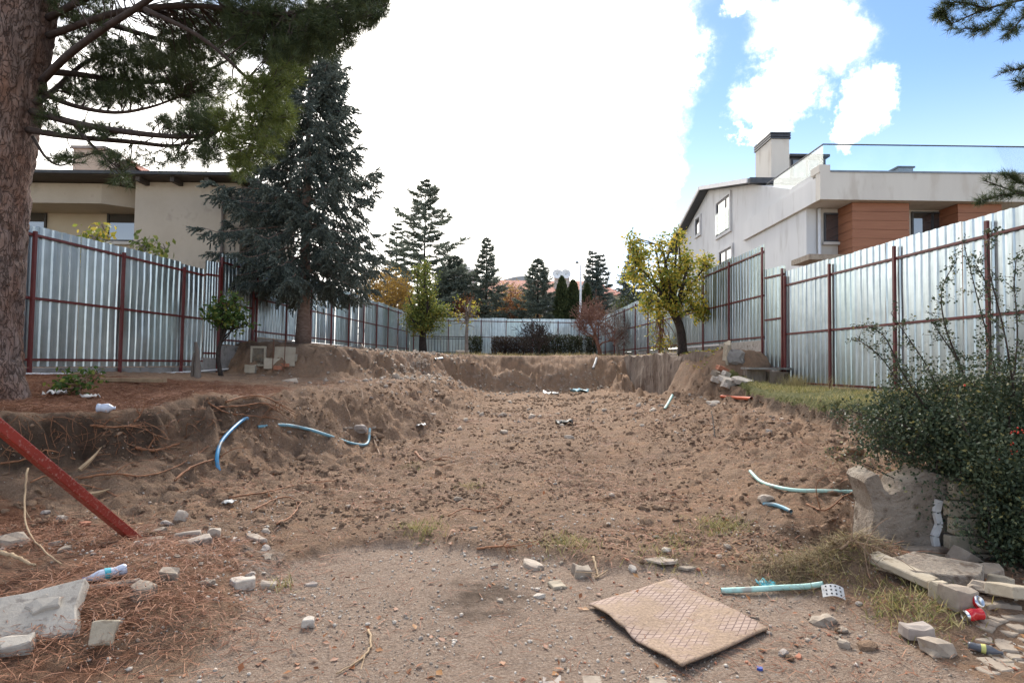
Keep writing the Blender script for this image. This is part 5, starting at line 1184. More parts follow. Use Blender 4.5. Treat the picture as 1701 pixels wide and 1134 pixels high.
# ------------------------------------------------------------------ red beam and pipes
e0 = gp(232, 893); e0.z -= .04; e1 = at(-2, 708, 3.55); dvec = (e1 - e0); e2 = e0 + dvec * 1.75
bmb = MB(); bmb.bar(e0, e2, .062, .062); bo = bmb.build('steel_beam', 'redbeam', None, origin=e0)
bv_ = bo.modifiers.new('b', 'BEVEL'); bv_.width = .006; bv_.segments = 2
tag(bo, 'red painted square steel beam leaning down from the left edge', 'beam')
pipe('water_hose', 'bright blue hose curving down the left bank', [(411, 701, .05), (403, 706, .06), (385, 722, .06), (368, 740, .05), (361, 757, .03), (361, 772, .0), (366, 782, -.04)], .022, 'bluehose', 'hose')
pipe('water_hose', 'long dusty blue hose on the left slope with upturned split end', [(428, 711), (470, 710, .03), (510, 717, .04), (545, 729, .05), (580, 739, .03), (604, 743, .03), (612, 738, .05), (614, 726, .12)], .022, 'palebluehose', 'hose')
pipe('water_hose', 'pale turquoise hose leading to the broken wall stub', [(1246, 791, .06), (1262, 801), (1285, 810), (1320, 816), (1365, 819), (1410, 820), (1452, 821, .03)], .019, 'greenhose', 'hose')
pipe('water_hose', 'short blue-green hose end beside the pale stone', [(1268, 838, .0), (1285, 841, .02), (1300, 846, .02), (1314, 853, .02)], .019, 'palebluehose', 'hose')
pipe('water_hose', 'straight pale turquoise hose lying near the patterned mat', [(1198, 986, .02), (1240, 987, .03), (1300, 985, .035), (1340, 982, .035), (1368, 979, .03)], .019, 'greenhose', 'hose')
pipe('drain_pipe', 'orange pipe sticking out below the grassy bank', [(1198, 662, .03), (1222, 664, .03), (1248, 665, .03)], .036, 'orangepipe', n=8)
pipe('plastic_tube', 'white tube hanging from the far bank', [(991, 597, .05), (989, 604, .06), (985, 614, .05)], .05, 'plasticwhite', n=9)
pipe('plastic_tube', 'pale green tube piece on the soil below the stained wall', [(1104, 681, .02), (1111, 675, .10), (1117, 670, .2)], .03, 'greenhose', n=8)
pipe('plastic_tube', 'grey-blue pipe poking from the far left bank', [(722, 600, .03), (735, 598, .05)], .05, 'galv', n=6)

# ------------------------------------------------------------------ broken wall stub with cladding at right
ws = thing('broken_wall', (3.3, 4.75, 0), 'jagged broken concrete wall stub with yellow stone cladding', 'wall')
Yw = 4.85
outl = [(1440, 935), (1447, 895), (1452, 850), (1445, 822), (1436, 800), (1440, 793), (1457, 786), (1463, 797), (1468, 812), (1480, 822), (1495, 815), (1500, 803), (1528, 793), (1540, 783), (1552, 786), (1575, 792), (1640, 800), (1640, 940)]
pts = [at(px, py, Yw) for px, py in outl]
m = MB(); n0 = len(pts)
bmw = bmesh.new(); vs_ = [bmw.verts.new(p) for p in pts]; fc = bmw.faces.new(vs_)
r_ = bmesh.ops.extrude_face_region(bmw, geom=[fc]); bmesh.ops.translate(bmw, vec=(0.02, .30, .015), verts=[v for v in r_['geom'] if isinstance(v, bmesh.types.BMVert)])
bmesh.ops.recalc_face_normals(bmw, faces=bmw.faces); bmesh.ops.triangulate(bmw, faces=bmw.faces)
for _ in range(3):
    bmesh.ops.subdivide_edges(bmw, edges=[e for e in bmw.edges if e.calc_length() > .05], cuts=1)
bmesh.ops.triangulate(bmw, faces=bmw.faces)
for v in bmw.verts:
    c = v.co; k = float(fbm(np.array([c.x * 9 + c.y * 4]), np.array([c.z * 9 + c.y * 6]), 4, 9)[0]); v.co += Vector((k * .012, k * .022, k * .012))
mew = bpy.data.meshes.new('core'); 
for v in bmw.verts: v.co -= ORG[ws]
bmw.to_mesh(mew); bmw.free(); link('core', mew, 'rough_concrete', ws)
p0 = at(1458, 940, Yw - .05); p1 = at(1655, 940, Yw - .05); zt = at(1500, 915, Yw - .05).z; zb = at(1500, 945, Yw - .05).z - .05
for i in range(3):
    a = p0.x + (p1.x - p0.x) * i / 3; b = p0.x + (p1.x - p0.x) * (i + 1) / 3 - .012
    put_ = slab_mesh(b - a, .07, zt - zb, 300 + i, 4, .03, .005, .02); o = link('cladding_stone', put_, 'yellowstone', ws); o.location = Vector(((a + b) / 2, Yw - .085, zb)) - ORG[ws]
xa = at(1562, 880, Yw).x
for j in range(4):
    z0 = zt + .015 + j * .135
    for i in range(2):
        a = xa + .03 * (j % 2) + i * .36; me = slab_mesh(.345, .07, .122, 320 + j * 3 + i, 4, .03, .005, .02); o = link('cladding_stone', me, 'yellowstone', ws); o.location = Vector((a + .17, Yw - .075, z0)) - ORG[ws]
m = MB(); P_ = [at(px, py, Yw - .02) for px, py in ((1560, 830), (1555, 850), (1560, 870), (1552, 890), (1556, 912))]
for a, b in zip(P_[:-1], P_[1:]): m.bar(a, b, .05, .03)
m.build('mortar_seam', 'mortar', ws)
me = slab_mesh(.62, .10, .035, 340, 4, .1, .008); o = link('ledge', me, 'greystone', ws); o.location = Vector((at(1510, 915, Yw).x, Yw - .06, zt + .002)) - ORG[ws]

G_ST = 'broken stones and blocks strewn on the ground'
piece('concrete_slab', 'flat rough concrete slab lying in front of the broken wall stub', 'slab', 1552, 962, (.62, .34, .07), (6, 2, -4), 'rough_concrete', lift=.05)
piece('cut_stone', 'long pale yellow cut stone leaning diagonally left of the flat slab', 'stone', 1497, 965, (.13, .42, .045), (8, -4, 26), 'yellowstone', sides=4, lift=.07)
piece('cut_stone', 'small upright yellow cut stone under the slab front edge', 'stone', 1560, 992, (.09, .06, .10), (0, 0, 8), 'yellowstone', sides=4, sink=.1)
piece('concrete_block', 'light grey concrete block propping the slab front', 'block', 1590, 1005, (.16, .14, .12), (0, 4, 12), 'greystone', sides=4, sink=.2)
piece('cut_stone', 'yellowish cut stone at the right edge, tilted beside the red cans', 'stone', 1682, 1003, (.2, .16, .07), (-10, 8, 10), 'yellowstone', sides=4, lift=.06)
piece('concrete_block', 'grey block fallen against the cladding under the bush', 'block', 1600, 935, (.22, .14, .13), (10, 30, 20), 'greystone', sides=4)
piece('stone', 'flat grey stone under the bush, above the tilted yellow stone', 'stone', 1640, 958, (.26, .16, .05), (4, -6, 5), 'greystone', lift=.03)
piece('stone', 'rounded grey block end right of the flat slab', 'stone', 1632, 985, (.20, .12, .07), (5, 5, -10), 'greystone', 'lump', lift=.03)
piece('stone', 'buff stone wedged between the slab and the bush', 'stone', 1660, 975, (.16, .12, .07), (0, 12, 15), 'yellowstone', lift=.03)
piece('concrete_block', 'pale pinkish block on the dark soil below the red cans', 'block', 1523, 1058, (.15, .10, .07), (0, 0, -8), 'pinkstone', sides=4, sink=.1)
piece('stone', 'large brown lump of earth-covered stone right of the pinkish block', 'stone', 1555, 1085, (.20, .17, .14), (0, 0, 30), 'greystone', 'lump')
piece('stone', 'brown oval stone on the gravel right of the patterned mat', 'stone', 1368, 1035, (.17, .13, .09), (0, 0, 40), 'greystone', 'lump')
piece('stone', 'rough brown stone below the oval stone', 'stone', 1440, 1076, (.13, .10, .07), (0, 0, 10), 'clod', 'lump')
piece('stone', 'darker small stone between the oval stone and the rough one', 'stone', 1400, 1072, (.09, .08, .07), (0, 0, 60), 'greystone', 'lump')
piece('stone', 'pale rounded stone above the short blue-green hose end', 'stone', 1273, 832, (.19, .13, .10), (0, 0, 15), 'stone', 'lump', sink=.15)
# left foreground
p = gp(58, 1010)
piece('paving_slab', 'large tilted grey paving slab at the lower left corner', 'slab', 40, 1040, (.48, .32, .07), (32, -4, 24), 'slabgrey', sides=4, lift=.03)
piece('concrete_block', 'broken dark-topped concrete lump resting on the big paving slab', 'block', 78, 1030, (.15, .11, .08), (18, -8, 30), 'slabgrey', lift=.05)
piece('concrete_block', 'grey angular block below the big paving slab', 'block', 28, 1076, (.16, .12, .07), (14, -6, 30), 'slabgrey', lift=.0)
piece('tile', 'small square buff tile standing tilted in the needle heap', 'tile', 172, 1068, (.115, .115, .03), (58, 0, 8), 'yellowstone', sides=4, lift=.06)
piece('stone', 'long pale flat stone right of the red beam foot', 'stone', 325, 904, (.21, .10, .05), (4, -8, 24), 'stone', sides=4, sink=.1)
piece('stone', 'narrow pale stone behind the long flat stone', 'stone', 312, 892, (.17, .05, .04), (0, -4, 20), 'stone', sides=4, sink=.1)
piece('stone', 'squarish pale stone touching the long flat stone', 'stone', 355, 890, (.09, .08, .06), (0, 6, 15), 'stone', sides=4, sink=.1)
piece('stone', 'flat greyish stone at the red beam foot', 'stone', 256, 899, (.12, .08, .03), (0, 0, 8), 'greystone', sink=.1)
piece('stone', 'tall pale stone standing behind the red beam foot', 'stone', 297, 862, (.11, .07, .12), (0, 24, 10), 'stone', 'lump', sink=.2)
piece('stone', 'pale stone on the bank slope left of the red beam', 'stone', 103, 862, (.09, .07, .06), (0, 0, 0), 'stone', 'lump')
piece('stone', 'small pinkish stone left of the red beam', 'stone', 76, 852, (.08, .07, .05), (0, 0, 0), 'pinkstone', 'lump')
piece('stone', 'big rough boulder at the left edge above the needles', 'stone', 25, 905, (.26, .22, .18), (0, 0, 0), 'greystone', 'lump')
piece('stone', 'grey broken block with pale vein in the needle heap', 'stone', 235, 990, (.13, .11, .09), (8, 5, 20), 'greystone', sides=5)
piece('stone', 'grey block near the needle heap, below the beam foot', 'stone', 280, 957, (.10, .08, .06), (8, 5, 10), 'greystone', sides=4)
piece('stone', 'long thin pale slab edge in the soil beside the bottle', 'stone', 190, 972, (.26, .04, .03), (0, -5, 14), 'stone', sides=4)
piece('stone', 'white cracked block at the left edge of the gravel', 'stone', 402, 972, (.16, .11, .07), (4, 4, 40), 'white_rubble', sides=5)
piece('stone', 'pale block right of the white cracked block', 'stone', 445, 975, (.10, .07, .05), (0, 4, 10), 'stone', sides=4)
piece('stone', 'small pale flat stone, left of the gravel patch', 'stone', 516, 972, (.09, .05, .02), (0, 0, 15), 'pinkstone', sides=5)
piece('stone', 'small whitish cube on the gravel', 'stone', 512, 1040, (.065, .06, .045), (0, 0, 10), 'white_rubble', sides=4, sink=.1)
piece('stone', 'pale round stone above the gravel edge, left of centre', 'stone', 441, 884, (.09, .07, .06), (0, 0, 0), 'stone', 'lump')
piece('stone', 'long pale mortar strip on the soil near the stones', 'stone', 425, 895, (.26, .08, .03), (0, 0, -38), 'stone', sides=5)
piece('concrete_block', 'grey paving cube at the soil edge in the middle', 'block', 966, 955, (.11, .11, .07), (4, 6, 8), 'greystone', sides=4, sink=.1)
piece('tile', 'yellowish square tile left of the grey cube', 'tile', 925, 974, (.11, .10, .025), (8, 6, 30), 'yellowstone', sides=4, sink=.1)
piece('concrete_block', 'long pale rubble block left of the yellowish tile', 'block', 884, 942, (.13, .19, .05), (4, 4, 34), 'stone', sides=5)
piece('stone', 'white stone chip below the long rubble block', 'stone', 893, 980, (.05, .045, .035), (0, 0, 0), 'white_rubble', 'lump')
piece('stone', 'white curled plaster flake in the middle soil', 'stone', 1050, 945, (.06, .08, .03), (20, 0, 20), 'white_rubble', sides=5)
piece('stone', 'pale flat plaster patch at the soil edge, above the mat', 'stone', 1098, 932, (.25, .14, .02), (0, 0, -8), 'stone', sides=6)
piece('stone', 'grey-pink flat patch right of the plaster patch', 'stone', 1142, 945, (.13, .06, .02), (0, 0, -4), 'greystone', sides=6)
piece('stone', 'pale stone in the middle of the pit floor', 'stone', 836, 720, (.20, .16, .14), (0, 0, 0), 'stone', 'lump')
piece('stone', 'pale stone half buried right of the pit floor middle', 'stone', 946, 728, (.22, .15, .10), (0, 0, 0), 'stone', 'lump')
piece('stone', 'big brown stone on the left slope above the dusty blue hose', 'stone', 598, 717, (.26, .20, .17), (0, 0, 0), 'pinkstone', 'lump')
piece('stone', 'white stone at the foot of the stained wall slump', 'stone', 1186, 671, (.34, .24, .16), (0, 0, 0), 'white_rubble', 'lump')
piece('stone', 'rounded pale stone left of the slump foot', 'stone', 1098, 675, (.2, .16, .12), (0, 0, 0), 'stone', 'lump')
for i, (px, py, w, rz_, lab) in enumerate(((1215, 636, .6, 20, 'largest white slab in the rubble below the fence step'), (1232, 634, .45, -30, 'white slab at the right end of the rubble below the fence step'), (1206, 624, .4, 50, 'upper white chunk in the rubble below the fence step'), (1192, 632, .35, 10, 'left white chunk in the rubble below the fence step'), (1205, 643, .4, 70, 'low flat white chunk under the largest rubble slab'), (1188, 622, .3, 30, 'grey stone at the top left of the rubble'))):
    piece('concrete_slab', lab, 'slab', px, py, (w, w * .55, .12), (18, 10, rz_), 'white_rubble' if i < 5 else 'greystone', group='white rubble below the fence step')
piece('brick', 'orange brick chunk above the white rubble on the right', 'brick', 1199, 615, (.30, .16, .12), (10, 20, 10), 'brick', sides=4)
piece('concrete_block', 'upright buff stone post at the wall edge under the fence step', 'post', 1205, 600, (.12, .2, .75), (0, 6, 10), 'yellowstone', sides=4)
piece('stone', 'brown boulder on the wall edge under the fence step', 'stone', 1222, 598, (.55, .5, .5), (0, 0, 0), 'concrete', 'lump')
# loose stones that nothing tells apart
rs_ = random.Random(5); npick = 0
zones = [(400, 930, 70, 60, 16), (300, 900, 90, 40, 12), (120, 890, 90, 40, 10), (900, 960, 90, 40, 14), (1120, 930, 90, 40, 12), (1330, 1040, 120, 60, 16), (700, 640, 60, 25, 22), (620, 600, 90, 20, 14), (560, 690, 80, 50, 12), (1230, 700, 120, 20, 14), (930, 652, 120, 10, 12), (850, 800, 300, 80, 16), (450, 620, 40, 8, 10)]
zone_txt = ['beside the white cracked block at left', 'by the long pale stones at the beam foot', 'on the left bank foot', 'near the grey cube and yellowish tile', 'on the soil above the patterned mat', 'right of the patterned mat', 'on the left rubble slope of the pit', 'on the far left bank', 'on the left slope above the dusty hose', 'below the right grassy bank', 'on the far pit floor', 'on the open middle soil', 'on the terrace by the leaning boards']
mat_txt = dict(stone='pale', white_rubble='whitish', pinkstone='pinkish', greystone='grey', brick='red brick', clod='brown')
base_me = [lump_mesh(1, 1, .8, 500 + i, 2, .5) for i in range(4)] + [slab_mesh(1, .8, .5, 520 + i, 5, .35, .03) for i in range(4)]
cache = {}
for zi, (px, py, rx_, ry_, n) in enumerate(zones):
    for i in range(n):
        q = gp(px + rs_.uniform(-rx_, rx_), py + rs_.uniform(-ry_, ry_)); s = rs_.choice((.018, .024, .03, .04, .055)) * (1 + q.y / 14)
        mt = rs_.choice(('stone', 'stone', 'white_rubble', 'pinkstone', 'greystone', 'greystone', 'brick' if rs_.random() < .3 else 'clod')); b = rs_.randrange(8)
        if (b, mt) not in cache:
            me = base_me[b].copy(); me.name = 'loose_stone'; me.materials.append(M[mt]); cache[(b, mt)] = me
        o = bpy.data.objects.new('loose_stone', cache[(b, mt)]); col.objects.link(o); o.location = (q.x, q.y, q.z - s * .12); o.scale = (s * rs_.uniform(.8, 1.5), s, s * rs_.uniform(.6, 1)); o.rotation_euler = (rs_.uniform(-.3, .3), rs_.uniform(-.3, .3), rs_.uniform(0, 6.28))
        tag(o, 'small %s rubble stone %s' % (mat_txt[mt], zone_txt[zi]), 'stone', 'loose rubble stones ' + zone_txt[zi])

# ------------------------------------------------------------------ pavers showing through the gravel
rs_ = random.Random(8)
pm_list = []
for b in range(4):
    me = slab_mesh(.16, .095, .03, 600 + b, 4, .06, .004, .03); me.name = 'paver'; me.materials.append(M['pinkstone' if b % 2 else 'greystone']); pm_list.append(me)
for i in range(-14, 22):
    for j in range(10):
        x = i * .105 + .05 * (j % 2); y = 2.62 + j * .17
        k = float(fbm(np.array([x * 1.3]), np.array([y * 1.3]), 3, 88)[0]) + (.16 if (-.9 < x < .75 and y < 3.2) else -.22)
        if k < .04 or rs_.random() < .3 or (x > 1.1 and y > 2.75): continue
        o = bpy.data.objects.new('paver', pm_list[rs_.randrange(4)]); col.objects.link(o); o.parent = ground
        o.location = (x + rs_.uniform(-.008, .008), y + rs_.uniform(-.01, .01), hz(x, y) - .030 + rs_.uniform(-.001, .007)); o.rotation_euler = (rs_.uniform(-.02, .02), rs_.uniform(-.02, .02), math.pi / 2 + rs_.uniform(-.06, .06))
# fan cobbles lower right
cm = slab_mesh(.085, .085, .04, 640, 4, .08, .006, .04); cm.name = 'cobble'; cm.materials.append(M['greystone'])
cc = gp(1770, 1095)
for ring in range(6):
    r = .16 + ring * .092; nn = max(3, int(3.0 * r / .092))
    for k in range(nn):
        a = 1.35 + (k + .5) / nn * 2.1; x = cc.x + r * math.cos(a) * 1.0; y = cc.y + r * math.sin(a)
        if y < 2.3 or x > 3.9 or x / y < .775: continue
        o = bpy.data.objects.new('cobble', cm); col.objects.link(o); o.parent = ground; o.location = (x, y, hz(x, y) - .040 + rs_.uniform(0, .008)); o.rotation_euler = (rs_.uniform(-.03, .03), rs_.uniform(-.03, .03), a)

# ------------------------------------------------------------------ patterned mat
A_, B_, C_, D_ = gp(976, 1010), gp(1120, 966), gp(1276, 1050), gp(1131, 1122)
nu, nv = 40, 36; V = []; UV = []; rsm = np.random.RandomState(3)
for j in range(nv + 1):
    for i in range(nu + 1):
        u, v = i / nu, j / nv
        p = A_ * ((1 - u) * (1 - v)) + D_ * (u * (1 - v)) + C_ * (u * v) + B_ * ((1 - u) * v)
        edge = .02 * math.sin(u * 7 + 1) * (1 - v) + .012 * math.sin(v * 9) + .006 * math.sin(u * 31 + v * 23)
        x, y = p.x + edge * .35, p.y + edge * .25 + (.03 * max(0, 1 - abs(u - .47) / .06) * (1 - v))
        z = hz(x, y) * .35 + p.z * .65 + .014 + .006 * math.sin(u * 6.5 + v * 3) + .004 * math.sin(v * 8 + 1) + .022 * (1 - v) ** 2 * abs(math.sin(u * 5.2))
        V.append((x, y, max(z, hz(x, y) + .006))); UV.append((u * .95, v * .8))
n1 = nu + 1; Ff = [(j * n1 + i, j * n1 + i + 1, (j + 1) * n1 + i + 1, (j + 1) * n1 + i) for j in range(nv) for i in range(nu)]
me = bpy.data.meshes.new('patterned_mat'); me.from_pydata([tuple(Vector(q) - A_) for q in V], [], Ff); uvl = me.uv_layers.new(name='UVMap')
for lp in me.loops: uvl.data[lp.index].uv = UV[lp.vertex_index]
me.polygons.foreach_set('use_smooth', [True] * len(me.polygons))
mo = link('patterned_mat', me, 'mat', None, A_); sm_ = mo.modifiers.new('s', 'SOLIDIFY'); sm_.thickness = .009; sm_.offset = 1
tag(mo, 'dirty pinkish mat with diamond pattern lying on the gravel', 'mat')

# ------------------------------------------------------------------ litter
def lathe(prof, n=20):
    V = [(r * math.cos(a), r * math.sin(a), z) for r, z in prof for a in np.linspace(0, 2 * math.pi, n, endpoint=False)]
    F = [(i * n + j, i * n + (j + 1) % n, (i + 1) * n + (j + 1) % n, (i + 1) * n + j) for i in range(len(prof) - 1) for j in range(n)]
    return V, F
def can(px, py, rot, label, seed):
    p = gp(px, py); th = thing('drink_can', p, label, 'can', 'crushed red cans at the right edge'); rs = np.random.RandomState(seed)
    Rm = (Matrix.Rotation(R(rot[2]), 3, 'Z') @ Matrix.Rotation(R(rot[1]), 3, 'Y') @ Matrix.Rotation(R(rot[0]), 3, 'X'))
    def tr(V, dent=True):
        o = []
        for (x, y, z) in V:
            k = 1 - .35 * math.exp(-((z - .055) / .022) ** 2) * (1 if y > 0 else .25) if dent else 1
            q = Rm @ Vector((x * (1 + .08 * math.sin(z * 90 + seed)), y * k, z - .06)); o.append(tuple(p + q + Vector((0, 0, .034))))
        return o
    V, F = lathe([(.033, z) for z in np.linspace(.012, .105, 14)], 24); MB().add(tr(V), F).build('body', 'canred', th, True)
    V, F = lathe([(.0, .004), (.022, .004), (.026, .0), (.033, .0121)], 24); MB().add(tr(V), F).build('base', 'alu', th, True)
    V, F = lathe([(.033, .1049), (.027, .118), (.027, .121), (.025, .117), (0, .117)], 24); MB().add(tr(V), F).build('lid', 'alu', th, True)
    # white script-like wave on the side
    W = []; Fw = []
    for i in range(25):
        t = i / 24; z = .022 + t * .072
        for s in (-1, 1):
            a = -1.57 + .33 * math.sin(t * 7.5) + s * (.16 * (.35 + .65 * math.sin(t * math.pi))); W.append((.0336 * math.cos(a), .0336 * math.sin(a), z))
    Fw = [(2 * i, 2 * i + 1, 2 * i + 3, 2 * i + 2) for i in range(24)]; MB().add(tr(W), Fw).build('lettering', 'white', th, True)
can(1614, 1012, (8, 118, 120), 'upper crushed red drink can beside the grey block', 1)
can(1617, 1032, (0, 95, 186), 'lower red drink can lying on its side by the cobbles', 2)
def bottle(px, py, rot, L, r, body, label, seed, cap='plasticblue', band='plasticteal'):
    p = gp(px, py); th = thing('plastic_bottle', p, label, 'bottle', None)
    Rm = (Matrix.Rotation(R(rot[2]), 3, 'Z') @ Matrix.Rotation(R(rot[1]), 3, 'Y'))
    def tr(V): return [tuple(p + Rm @ Vector((x * (1 + .10 * math.sin(z * 60 + seed)), y * (1 + .10 * math.cos(z * 47 + seed)), z - L / 2)) + Vector((0, 0, r * .9))) for x, y, z in V]
    pr = [(0, .004), (r * .8, 0), (r, L * .06), (r, L * .2), (r * .93, L * .24), (r, L * .28), (r, L * .6), (r * .95, L * .68), (r * .6, L * .82), (r * .36, L * .9), (r * .36, L * .95)]
    V, F = lathe(pr, 18); MB().add(tr(V), F).build('body', body, th, True)
    V, F = lathe([(r * .42, L * .945), (r * .42, L), (0, L * 1.002)], 14); MB().add(tr(V), F).build('cap', cap, th, True)
    if band: V, F = lathe([(r * 1.03, L * .36), (r * 1.03, L * .5)], 18); MB().add(tr(V), F).build('label_band', band, th, True)
bottle(174, 962, (0, 96, 218), .22, .032, 'plasticclear', 'crumpled clear bottle with teal band on the needle heap', 1)
bottle(176, 684, (0, 92, 20), .17, .045, 'plasticclear', 'crumpled bluish bottle on the terrace needles', 2, band=None, cap='plasticclear')
bottle(1637, 1085, (0, 93, -28), .15, .022, 'plasticdark', 'small dark bottle with yellow-green band at the lower right', 3, cap='plasticdark', band='labelyellow')
# perforated white plastic piece
p = gp(1384, 997); th = thing('plastic_plate', p, 'bent white plastic plate with dark holes at the hose end', 'plastic plate')
Rp = Matrix.Rotation(R(-18), 3, 'Z') @ Matrix.Rotation(R(38), 3, 'X')
V = []; nu_ = 10
for s in (0, 1):
    for j in range(2):
        for i in range(nu_ + 1):
            u = i / nu_; V.append(tuple(p + Rp @ Vector(((u - .5) * .13, (j - .5) * .085, .03 * math.sin(u * math.pi) + s * .004)) + Vector((0, 0, .045))))
n1 = nu_ + 1; F = [(i, i + 1, n1 + i + 1, n1 + i) for i in range(nu_)]; F2 = [tuple(2 * n1 + k for k in f[::-1]) for f in F]
MB().add(V, F + F2 + [(0, n1, 3 * n1, 2 * n1), (nu_, 2 * n1 + nu_, 3 * n1 + nu_, n1 + nu_)] + [(i, 2 * n1 + i, 2 * n1 + i + 1, i + 1) for i in range(nu_)] + [(n1 + i, n1 + i + 1, 3 * n1 + i + 1, 3 * n1 + i) for i in range(nu_)]).build('plate', 'plasticwhite', th, fixn=True)
for i in range(4):
    for j in range(3):
        u = .18 + i * .21; c = p + Rp @ Vector(((u - .5) * .13, (j - 1) * .027, .03 * math.sin(u * math.pi) + .0055)) + Vector((0, 0, .045)); m = MB()
        n_ = Rp @ Vector((0, 0, 1)); a_ = Rp @ Vector((1, 0, 0)); b_ = n_.cross(a_); m.prism([tuple(c + a_ * .006 * math.cos(q) + b_ * .006 * math.sin(q)) for q in np.linspace(0, 6.28, 8, endpoint=False)], n_ * .001); m.build('hole', 'black', th)
def scrap(name, label, cat, px, py, s, mat, seed, lift=.01):
    p = gp(px, py); rs = np.random.RandomState(seed); n = 6; V = []
    for j in range(n + 1):
        for i in range(n + 1): V.append((p.x + (i / n - .5) * s * (1 + .3 * rs.rand()), p.y + (j / n - .5) * s * .8 * (1 + .3 * rs.rand()), p.z + lift + s * .35 * rs.rand()))
    o = MB().add(V, [(j * 7 + i, j * 7 + i + 1, (j + 1) * 7 + i + 1, (j + 1) * 7 + i) for j in range(n) for i in range(n)]).build(name, mat, None, True, origin=p); sm = o.modifiers.new('s', 'SOLIDIFY'); sm.thickness = .004; tag(o, label, cat)
bagp = gp(92, 655)
scrap('plastic_bag', 'crumpled white plastic bag left of the low shrub', 'bag', 92, 656, .18, 'plasticwhite', 1)
scrap('plastic_scrap', 'light blue and white scrap by the straight turquoise hose', 'scrap', 1272, 974, .10, 'plasticteal', 2)
scrap('plastic_scrap', 'small grey and white wrapper on the left slope', 'scrap', 380, 838, .09, 'plasticwhite', 3)
scrap('plastic_scrap', 'pale wrapper by the low shrub on the terrace', 'scrap', 150, 662, .14, 'plasticwhite', 4)
scrap('plastic_scrap', 'white paper scrap in the middle of the pit slope', 'scrap', 699, 710, .16, 'plasticwhite', 5)
scrap('plastic_scrap', 'light blue sheet scrap at the far pit floor', 'scrap', 962, 653, .6, 'palebluehose', 6, .02)
scrap('plastic_scrap', 'white sheet scrap at the far pit floor, left of the blue scrap', 'scrap', 915, 657, .5, 'plasticwhite', 7, .02)
scrap('plastic_scrap', 'dark rubber flap on the middle pit floor', 'scrap', 937, 706, .32, 'black', 8, .02)
o = MB().tube([tuple(gp(1262, 1113) + Vector((0, 0, -.002))), tuple(gp(1262, 1113) + Vector((0, 0, .012)))], .015, 14).build('bottle_cap', 'plasticblue', origin=gp(1262, 1113)); tag(o, 'dark blue bottle cap on the gravel below the mat', 'bottle cap')

# ------------------------------------------------------------------ by the left concrete wall
p = gp(325, 626); hS = .058 * p.y / .95
st_ = thing('wooden_stump', p, 'weathered split wooden stump standing before the left fence', 'stump')
def stump_stem(pts, r0, r1): 
    P = bez([tuple(p + Vector(q) * hS) for q in pts], 12); MB().tube(P, np.linspace(r0, r1, len(P)), 8).build('stem', 'greywood', st_)
stump_stem([(.05, 0, -.05), (.04, 0, .4), (0, 0, .75), (-.03, 0, .95)], .07, .03)
stump_stem([(-.1, .02, -.05), (-.1, .02, .4), (-.06, .02, .66)], .035, .02)
q = gp(428, 610); fw = thing('window_frame', q, 'old pale window frame leaning on the left concrete wall', 'window frame')
m = MB(); w_, h_ = .2, .52
for (x0, x1, z0, z1) in ((-w_, -w_ + .05, 0, h_), (w_ - .05, w_, 0, h_), (-w_ + .05, w_ - .05, h_ - .05, h_), (-w_ + .05, w_ - .05, 0, .05)): m.box(q.x + x0, q.x + x1, q.y, q.y + .05, q.z + z0, q.z + z1)
m.build('frame', 'board', fw); MB().box(q.x - w_ + .05, q.x + w_ - .05, q.y + .02, q.y + .03, q.z + .05, q.z + h_ - .05).build('pane', 'glass', fw)
piece('concrete_block', 'pale square block below the leaning window frame', 'block', 416, 619, (.26, .2, .2), (0, 0, 4), 'board', sides=4, sink=.1)
for i, (px, py, w, h, rz, tl, lab) in enumerate(((470, 608, .52, .50, 6, -8, 'large beige board leaning by the spruce trunk'), (484, 606, .24, .28, 0, -6, 'small beige board in front of the large leaning board'), (452, 612, .4, .30, 20, -25, 'low tan board slanting left of the large board'))):
    q = gp(px, py); me = slab_mesh(w, .035, h, 700 + i, 4, .03, .003, .03); put('leaning_board', me, 'board', (q.x, q.y + .05 * (2 - i), q.z - .03), (R(tl), 0, R(rz)), lab, 'board', 'boards leaning by the spruce')
for (px, lab) in ((455, 'thin rusty rod left of the leaning boards'), (474, 'thin rusty rod in front of the large leaning board')):
    q = gp(px, 612); o = MB().tube([(q.x, q.y - .1, q.z - .1), (q.x + .01, q.y - .08, q.z + .72)], .012, 6).build('steel_rod', 'rebar', origin=q); tag(o, lab, 'rod')
piece('brick', 'red brick chunk by the foot of the leaning boards', 'brick', 462, 616, (.2, .12, .1), (0, 0, 10), 'brick', sides=4, sink=.1)
piece('brick', 'red brick chunk right of the rusty rods', 'brick', 473, 612, (.22, .1, .08), (0, 0, -10), 'brick', sides=4, sink=.1)
q = gp(846, 583); 
tb2 = at(768, 581, 32.2); o = MB().tube([(tb2.x - .35, 32.2, hz(tb2.x, 32.2) + .14), (tb2.x + .35, 32.3, hz(tb2.x, 32.3) + .14)], .15, 12).build('concrete_pipe', 'stone', origin=(tb2.x, 32.2, 2)); tag(o, 'short pale concrete pipe lying by the pale-trunked tree', 'pipe')
o = gp(220, 636); pl_ = MB().obox((o.x, o.y, o.z + .03), (1, .05, 0), (-.05, 1, 0), (0, 0, 1), .5, .06, .03).build('plank', 'palewood', origin=o); tag(pl_, 'reddish plank lying on the terrace below the left fence', 'plank')

